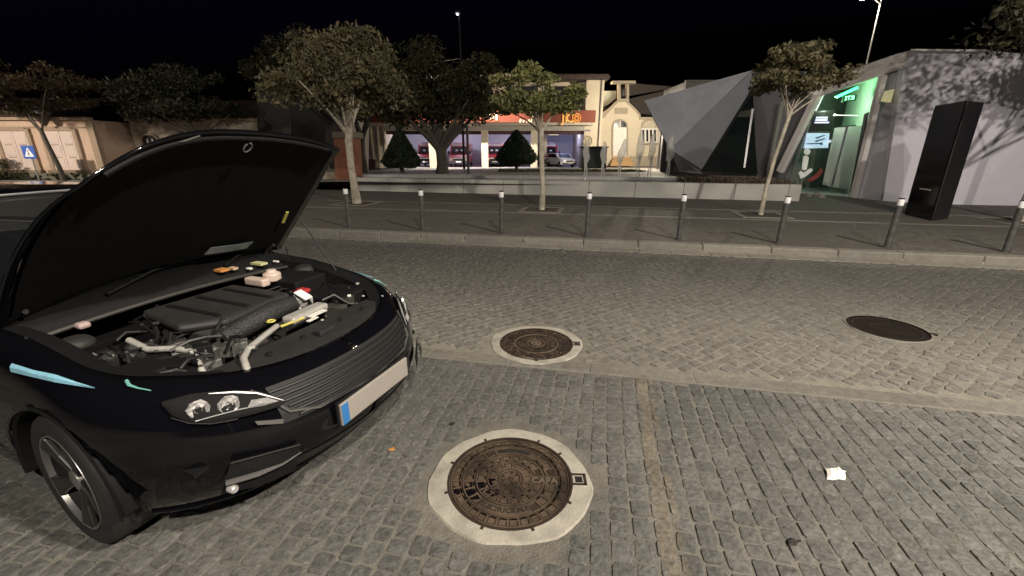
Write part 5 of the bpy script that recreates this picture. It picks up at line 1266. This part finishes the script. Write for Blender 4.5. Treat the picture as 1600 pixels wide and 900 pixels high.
point('lamp_light', (9.5, 48.9, 8.3), 260, (1, .8, .5), .25, wl2)
# wide forecourt lamp mast above the plaza tree
ms = thing('lamp_mast', 'thin tall lamp mast with one bright head rising above the plaza tree', 'lamp mast', (-4.25, 39, pz(39)))
MB().tube([(0, 0, 0), (0, 0, 6), (0, 0, 12.0)], [.11, .09, .06], 10).build('pole', M('mast_black', (.008, .008, .009), .9), ms, smooth=True)
MB().tube([(0, 0, 8.8), (-1.2, 0, 8.65), (-2.4, 0, 8.3)], .03, 6).build('side_arm', STEEL, ms); MB().tube([(0, 0, 8.8), (.25, 0, 8.0)], .03, 6).build('side_stay', STEEL, ms)
MB().box((-.1, -.1, 12.05), (.4, .5, .14)).build('lamp_head', DARKMETAL, ms); MB().lathe([(0, -.06), (.1, 0), (0, .06)], 10, (-.12, -.12, 11.93)).build('lamp_lens', M('mast_lens', (.9, .95, 1), emit=14, ecol=(.9, .97, 1)), ms)
l = bpy.data.lights.new('lamp_light', 'SPOT'); l.energy = 30000; l.color = (1, .93, .8); l.spot_size = R(88); l.spot_blend = .4; l.shadow_soft_size = .2
lo = bpy.data.objects.new('lamp_light', l); COL.objects.link(lo); lo.parent = ms; lo.location = (-.12, .3, 11.85); lo.rotation_euler = (R(51), 0, 0)
tp_ = thing('thin_post', 'thin dark post beside the plaza tree trunk', 'post', (-2.55, 25.6, pz(25.6)))
MB().tube([(0, 0, 0), (0, 0, 2.6)], .075, 10).build('post', DARKBARK, tp_); MB().lathe([(0, 2.6), (.1, 2.6), (.08, 2.66), (0, 2.68)], 10).build('post_cap', DARKMETAL, tp_)

# ------------------------------------------------------------------ houses towards the car side
SALM = M('salmon_render', (.55, .41, .32), .85, var=.06, scale=1.5, dark=(.46, .31, .21), dscale=.8, damt=.5); TRIM = M('salmon_stone_trim', (.33, .25, .18), .8, var=.1, scale=6)
SHUT = M('pale_shutter', (.62, .51, .46), .6, var=.05)
sh = thing('salmon_house', 'salmon coloured house with two shuttered windows behind the car', 'building', (-25, 24, 0))
MB().box((-26.6, 27, 1.7), (8.6, 6, 3.16)).build('wall', SALM, sh, world=True)
MB().box((-26.6, 23.85, 3.33), (8.8, .4, .14)).build('cornice', TRIM, sh, world=True); MB().box((-26.6, 23.94, 2.92), (8.6, .12, .06)).build('string_course', TRIM, sh, world=True)
MB().box((-26.6, 23.9, .32), (8.7, .22, .5)).build('plinth', M('plinth_grey', (.14, .135, .11), .85, var=.3), sh, world=True)
MB().prism([(-31, 23.6, 3.4), (-22.2, 23.6, 3.4), (-24, 27, 4.6), (-29, 27, 4.6)], (0, .05, .08)).build('roof', M('dark_tile_roof', (.05, .03, .022), .85, var=.3), sh, world=True)
MB().box((-22.33, 23.93, 1.75), (.34, .16, 3.0)).build('corner_pilaster', TRIM, sh, world=True)
for cx in (-26.6, -24.12):
    wf = MB()
    for dx in (-.86, .86): wf.box((cx + dx, 23.93, 1.72), (.2, .16, 2.26))
    wf.box((cx, 23.93, 2.83), (1.52, .158, .2)); wf.build('window_frame', TRIM, sh, world=True)
    MB().box((cx, 23.88, .66), (2.1, .3, .15)).build('window_sill', M('sill_stone', (.2, .15, .1), .8), sh, world=True)
    for sx in (-1, 1):
        s_ = MB().box((cx + sx * .385, 23.95, 1.7), (.75, .08, 2.05)).build('shutter', SHUT, sh, world=True, bevel=.015)
        for z in (1.08, 1.72, 2.36): MB().box((cx + sx * .385, 23.905, z), (.52, .03, .5)).build('shutter_panel', SHUT, s_, world=True, bevel=.012)
        for z in (1.4, 2.04): MB().box((cx + sx * .385, 23.9, z), (.4, .03, .035)).build('shutter_slot', TRIM, s_, world=True)
for k in range(9):
    x = -27 + k * .62; c_ = thing('low_shrub', ['low dark shrub at the foot of the salmon house, first from the street sign', 'low dark shrub under the sign window of the salmon house', 'low shrub between the windows of the salmon house', 'low shrub beside the thin trunk at the salmon house', 'low shrub under the plain shuttered window', 'low shrub beneath the sill end of the plain shuttered window', 'low shrub near the corner pilaster', 'low shrub right at the salmon house corner', 'low shrub past the salmon house corner'][k], 'shrub', (x, 23.2, 0), 0, 'shrubs along the salmon house')
    crown_mesh(c_, (0, 0, .3), (.34, .3, .36), 9, 500, .05, LEAF_D, 70 + k, .0, 'foliage')
hs = thing('round_bush', 'dark green bush at the edge of the salmon house wall', 'bush', (-27.1, 22.4, 0)); crown_mesh(hs, (-.2, 0, .75), (1.1, .8, .95), 22, 2600, .07, LEAF_D, 91, .0, 'foliage')
sg = thing('crossing_sign', 'blue square pedestrian crossing sign with white triangle on a grey post', 'road sign', (-23.9, 22.0, 0))
MB().tube([(0, 0, 0), (0, 0, 1.95)], .035, 8).build('post', STEEL, sg); MB().box((0, -.05, 1.66), (.62, .03, .62)).build('sign_plate', M('sign_blue', (.03, .09, .36), .4), sg, bevel=.005)
MB().prism([(-.23, -.072, 1.45), (.23, -.072, 1.45), (0, -.072, 1.88)], (0, .008, 0)).build('white_triangle', M('sign_white', (.75, .75, .78), .4), sg)
fgm = MB(); fgm.lathe([(0, -.04), (.035, 0), (0, .04)], 8, (0, -.078, 1.73)); fgm.bar((0, -.076, 1.70), (-.05, -.076, 1.50), .03, .012); fgm.bar((0, -.076, 1.62), (.06, -.076, 1.50), .03, .012); fgm.build('walking_figure', M('sign_black', (.02, .02, .03), .4), sg)
lt_ = thing('street_lantern', 'unlit mushroom lantern with pale lid on a bracket at the salmon house cornice', 'street lamp', (-24.2, 23.4, 0))
MB().bar((0, .0, 3.35), (0, .45, 3.30), .05, .05).build('bracket', DARKMETAL, lt_); MB().lathe([(0, 2.95), (.08, 2.95), (.36, 3.45), (.40, 3.52)], 18).build('shade', M('lantern_brown', (.05, .035, .03), .5), lt_); MB().lathe([(.40, 3.52), (.38, 3.60), (.2, 3.68), (0, 3.7)], 18).build('lid', M('lantern_lid', (.4, .38, .36), .6), lt_)
STH = M('stone_house_wall', (.46, .40, .32), .9, var=.25, scale=3, bump=.4, bscale=12)
st_ = thing('stone_house', 'dim stone house with white framed arched windows next to the salmon house', 'building', (-18, 26, 0))
MB().box((-17.4, 29, 1.75), (9.2, 6, 3.5)).build('wall', STH, st_, world=True); MB().box((-17.4, 25.9, 3.42), (9.3, .3, .16)).build('cornice', TRIM, st_, world=True)
MB().prism([(-22.1, 25.7, 3.52), (-12.7, 25.7, 3.52), (-14, 29, 4.7), (-20.5, 29, 4.7)], (0, .05, .08)).build('roof', M('dark_tile_roof', (.05, .03, .022)), st_, world=True)
for cx in (-21.0, -19.2, -17.2, -15.2):
    fr_ = MB()
    for k in range(12):
        t0, t1 = math.pi * k / 12, math.pi * (k + 1) / 12
        fr_.bar((cx + .5 * math.cos(t0), 25.95, 2.3 + .35 * math.sin(t0)), (cx + .5 * math.cos(t1), 25.95, 2.3 + .35 * math.sin(t1)), .12, .10)
    for sx in (-1, 1): fr_.box((cx + sx * .5, 25.95, 1.5), (.1, .12, 1.6))
    fr_.build('window_frame', TRIM, st_, world=True); MB().prism([(cx + x, 25.97, z) for x, z in [(-.45, .75), (.45, .75)] + [(.45 * math.cos(t), 2.3 + .3 * math.sin(t)) for t in np.linspace(0, math.pi, 9)]], (0, .02, 0)).build('pane', DARKW, st_, world=True)
    for x in (-.15, .15): MB().box((cx + x, 25.94, 1.55), (.05, .05, 1.7)).build('window_bar', M('white_paint', (.6, .56, .5), .6), st_, world=True)
dh = thing('dark_house', 'unlit dark house with a steep gable between the bonnet and the big street tree', 'building', (-12.5, 24, 0))
DKW = M('dark_house_wall', (.02, .019, .018), .9, var=.3); DKR = M('dark_house_roof', (.006, .006, .006), .8)
MB().prism([at(402, 230, 24.6), at(456, 230, 24), at(453, 140, 24), at(402, 146, 24.6)], (.1, 3, 0)).build('wall', DKW, dh, world=True)
MB().prism([at(453, 230, 24.02), at(509, 232, 24.8), at(507, 186, 24.8), at(453, 140, 24.02)], (0, 3, 0)).build('gable_wall', DKR, dh, world=True)
MB().bar(at(452, 139, 23.9), at(509, 187, 24.7), .3, .1).build('eave', DKR, dh, world=True)
gh = thing('grey_house', 'narrow grey house front with a white downpipe behind the brick pillar', 'building', (-12, 32, 0))
MB().prism([at(506, 272, 32), at(548, 272, 32), at(548, 172, 32), at(507, 165, 32)], (0, 4, 0)).build('wall', M('grey_house_wall', (.3, .28, .26), .85, var=.12), gh, world=True)
MB().tube([at(512, 225, 31.9), at(510, 178, 31.9)], .09, 8).build('downpipe', M('white_pipe', (.62, .6, .6), .5), gh, world=True)
MB().prism([at(517, 205, 31.95), at(530, 205, 31.95), at(530, 190, 31.95), at(517, 190, 31.95)], (0, -.05, 0)).build('blind_window', M('blind_window', (.4, .36, .3), .7), gh, world=True)
bp_ = thing('brick_pillar', 'stout red brick gate pillar with stone cap beside the big street tree', 'pillar', (-7.75, 20.2, .15))
BRK = M('red_brick_face', (.26, .10, .06), .85, var=.25, scale=3, bump=.3, bscale=30)
MB().prism([at(524, 291, 20), at(557, 292, 20), at(553, 216, 20), at(522, 216, 20)], (0, .9, 0)).build('shaft', BRK, bp_, world=True, bevel=.01)
MB().prism([at(519, 216, 19.95), at(556, 216, 19.95), at(556, 206, 19.95), at(519, 206, 19.95)], (0, 1.0, 0)).build('cap', M('pillar_cap', (.18, .15, .12), .85, var=.2), bp_, world=True, bevel=.02)
ls = thing('low_garden_wall', 'low pale wall running behind the bonnet edge to the brick pillar', 'wall', (-9.3, 21.5, .1))
MB().box((-9.6, 21.6, .45), (2.8, .3, .7)).build('wall_body', STONE, ls, world=True); MB().box((-9.6, 21.6, .83), (2.9, .4, .08)).build('coping', PALE, ls, world=True)
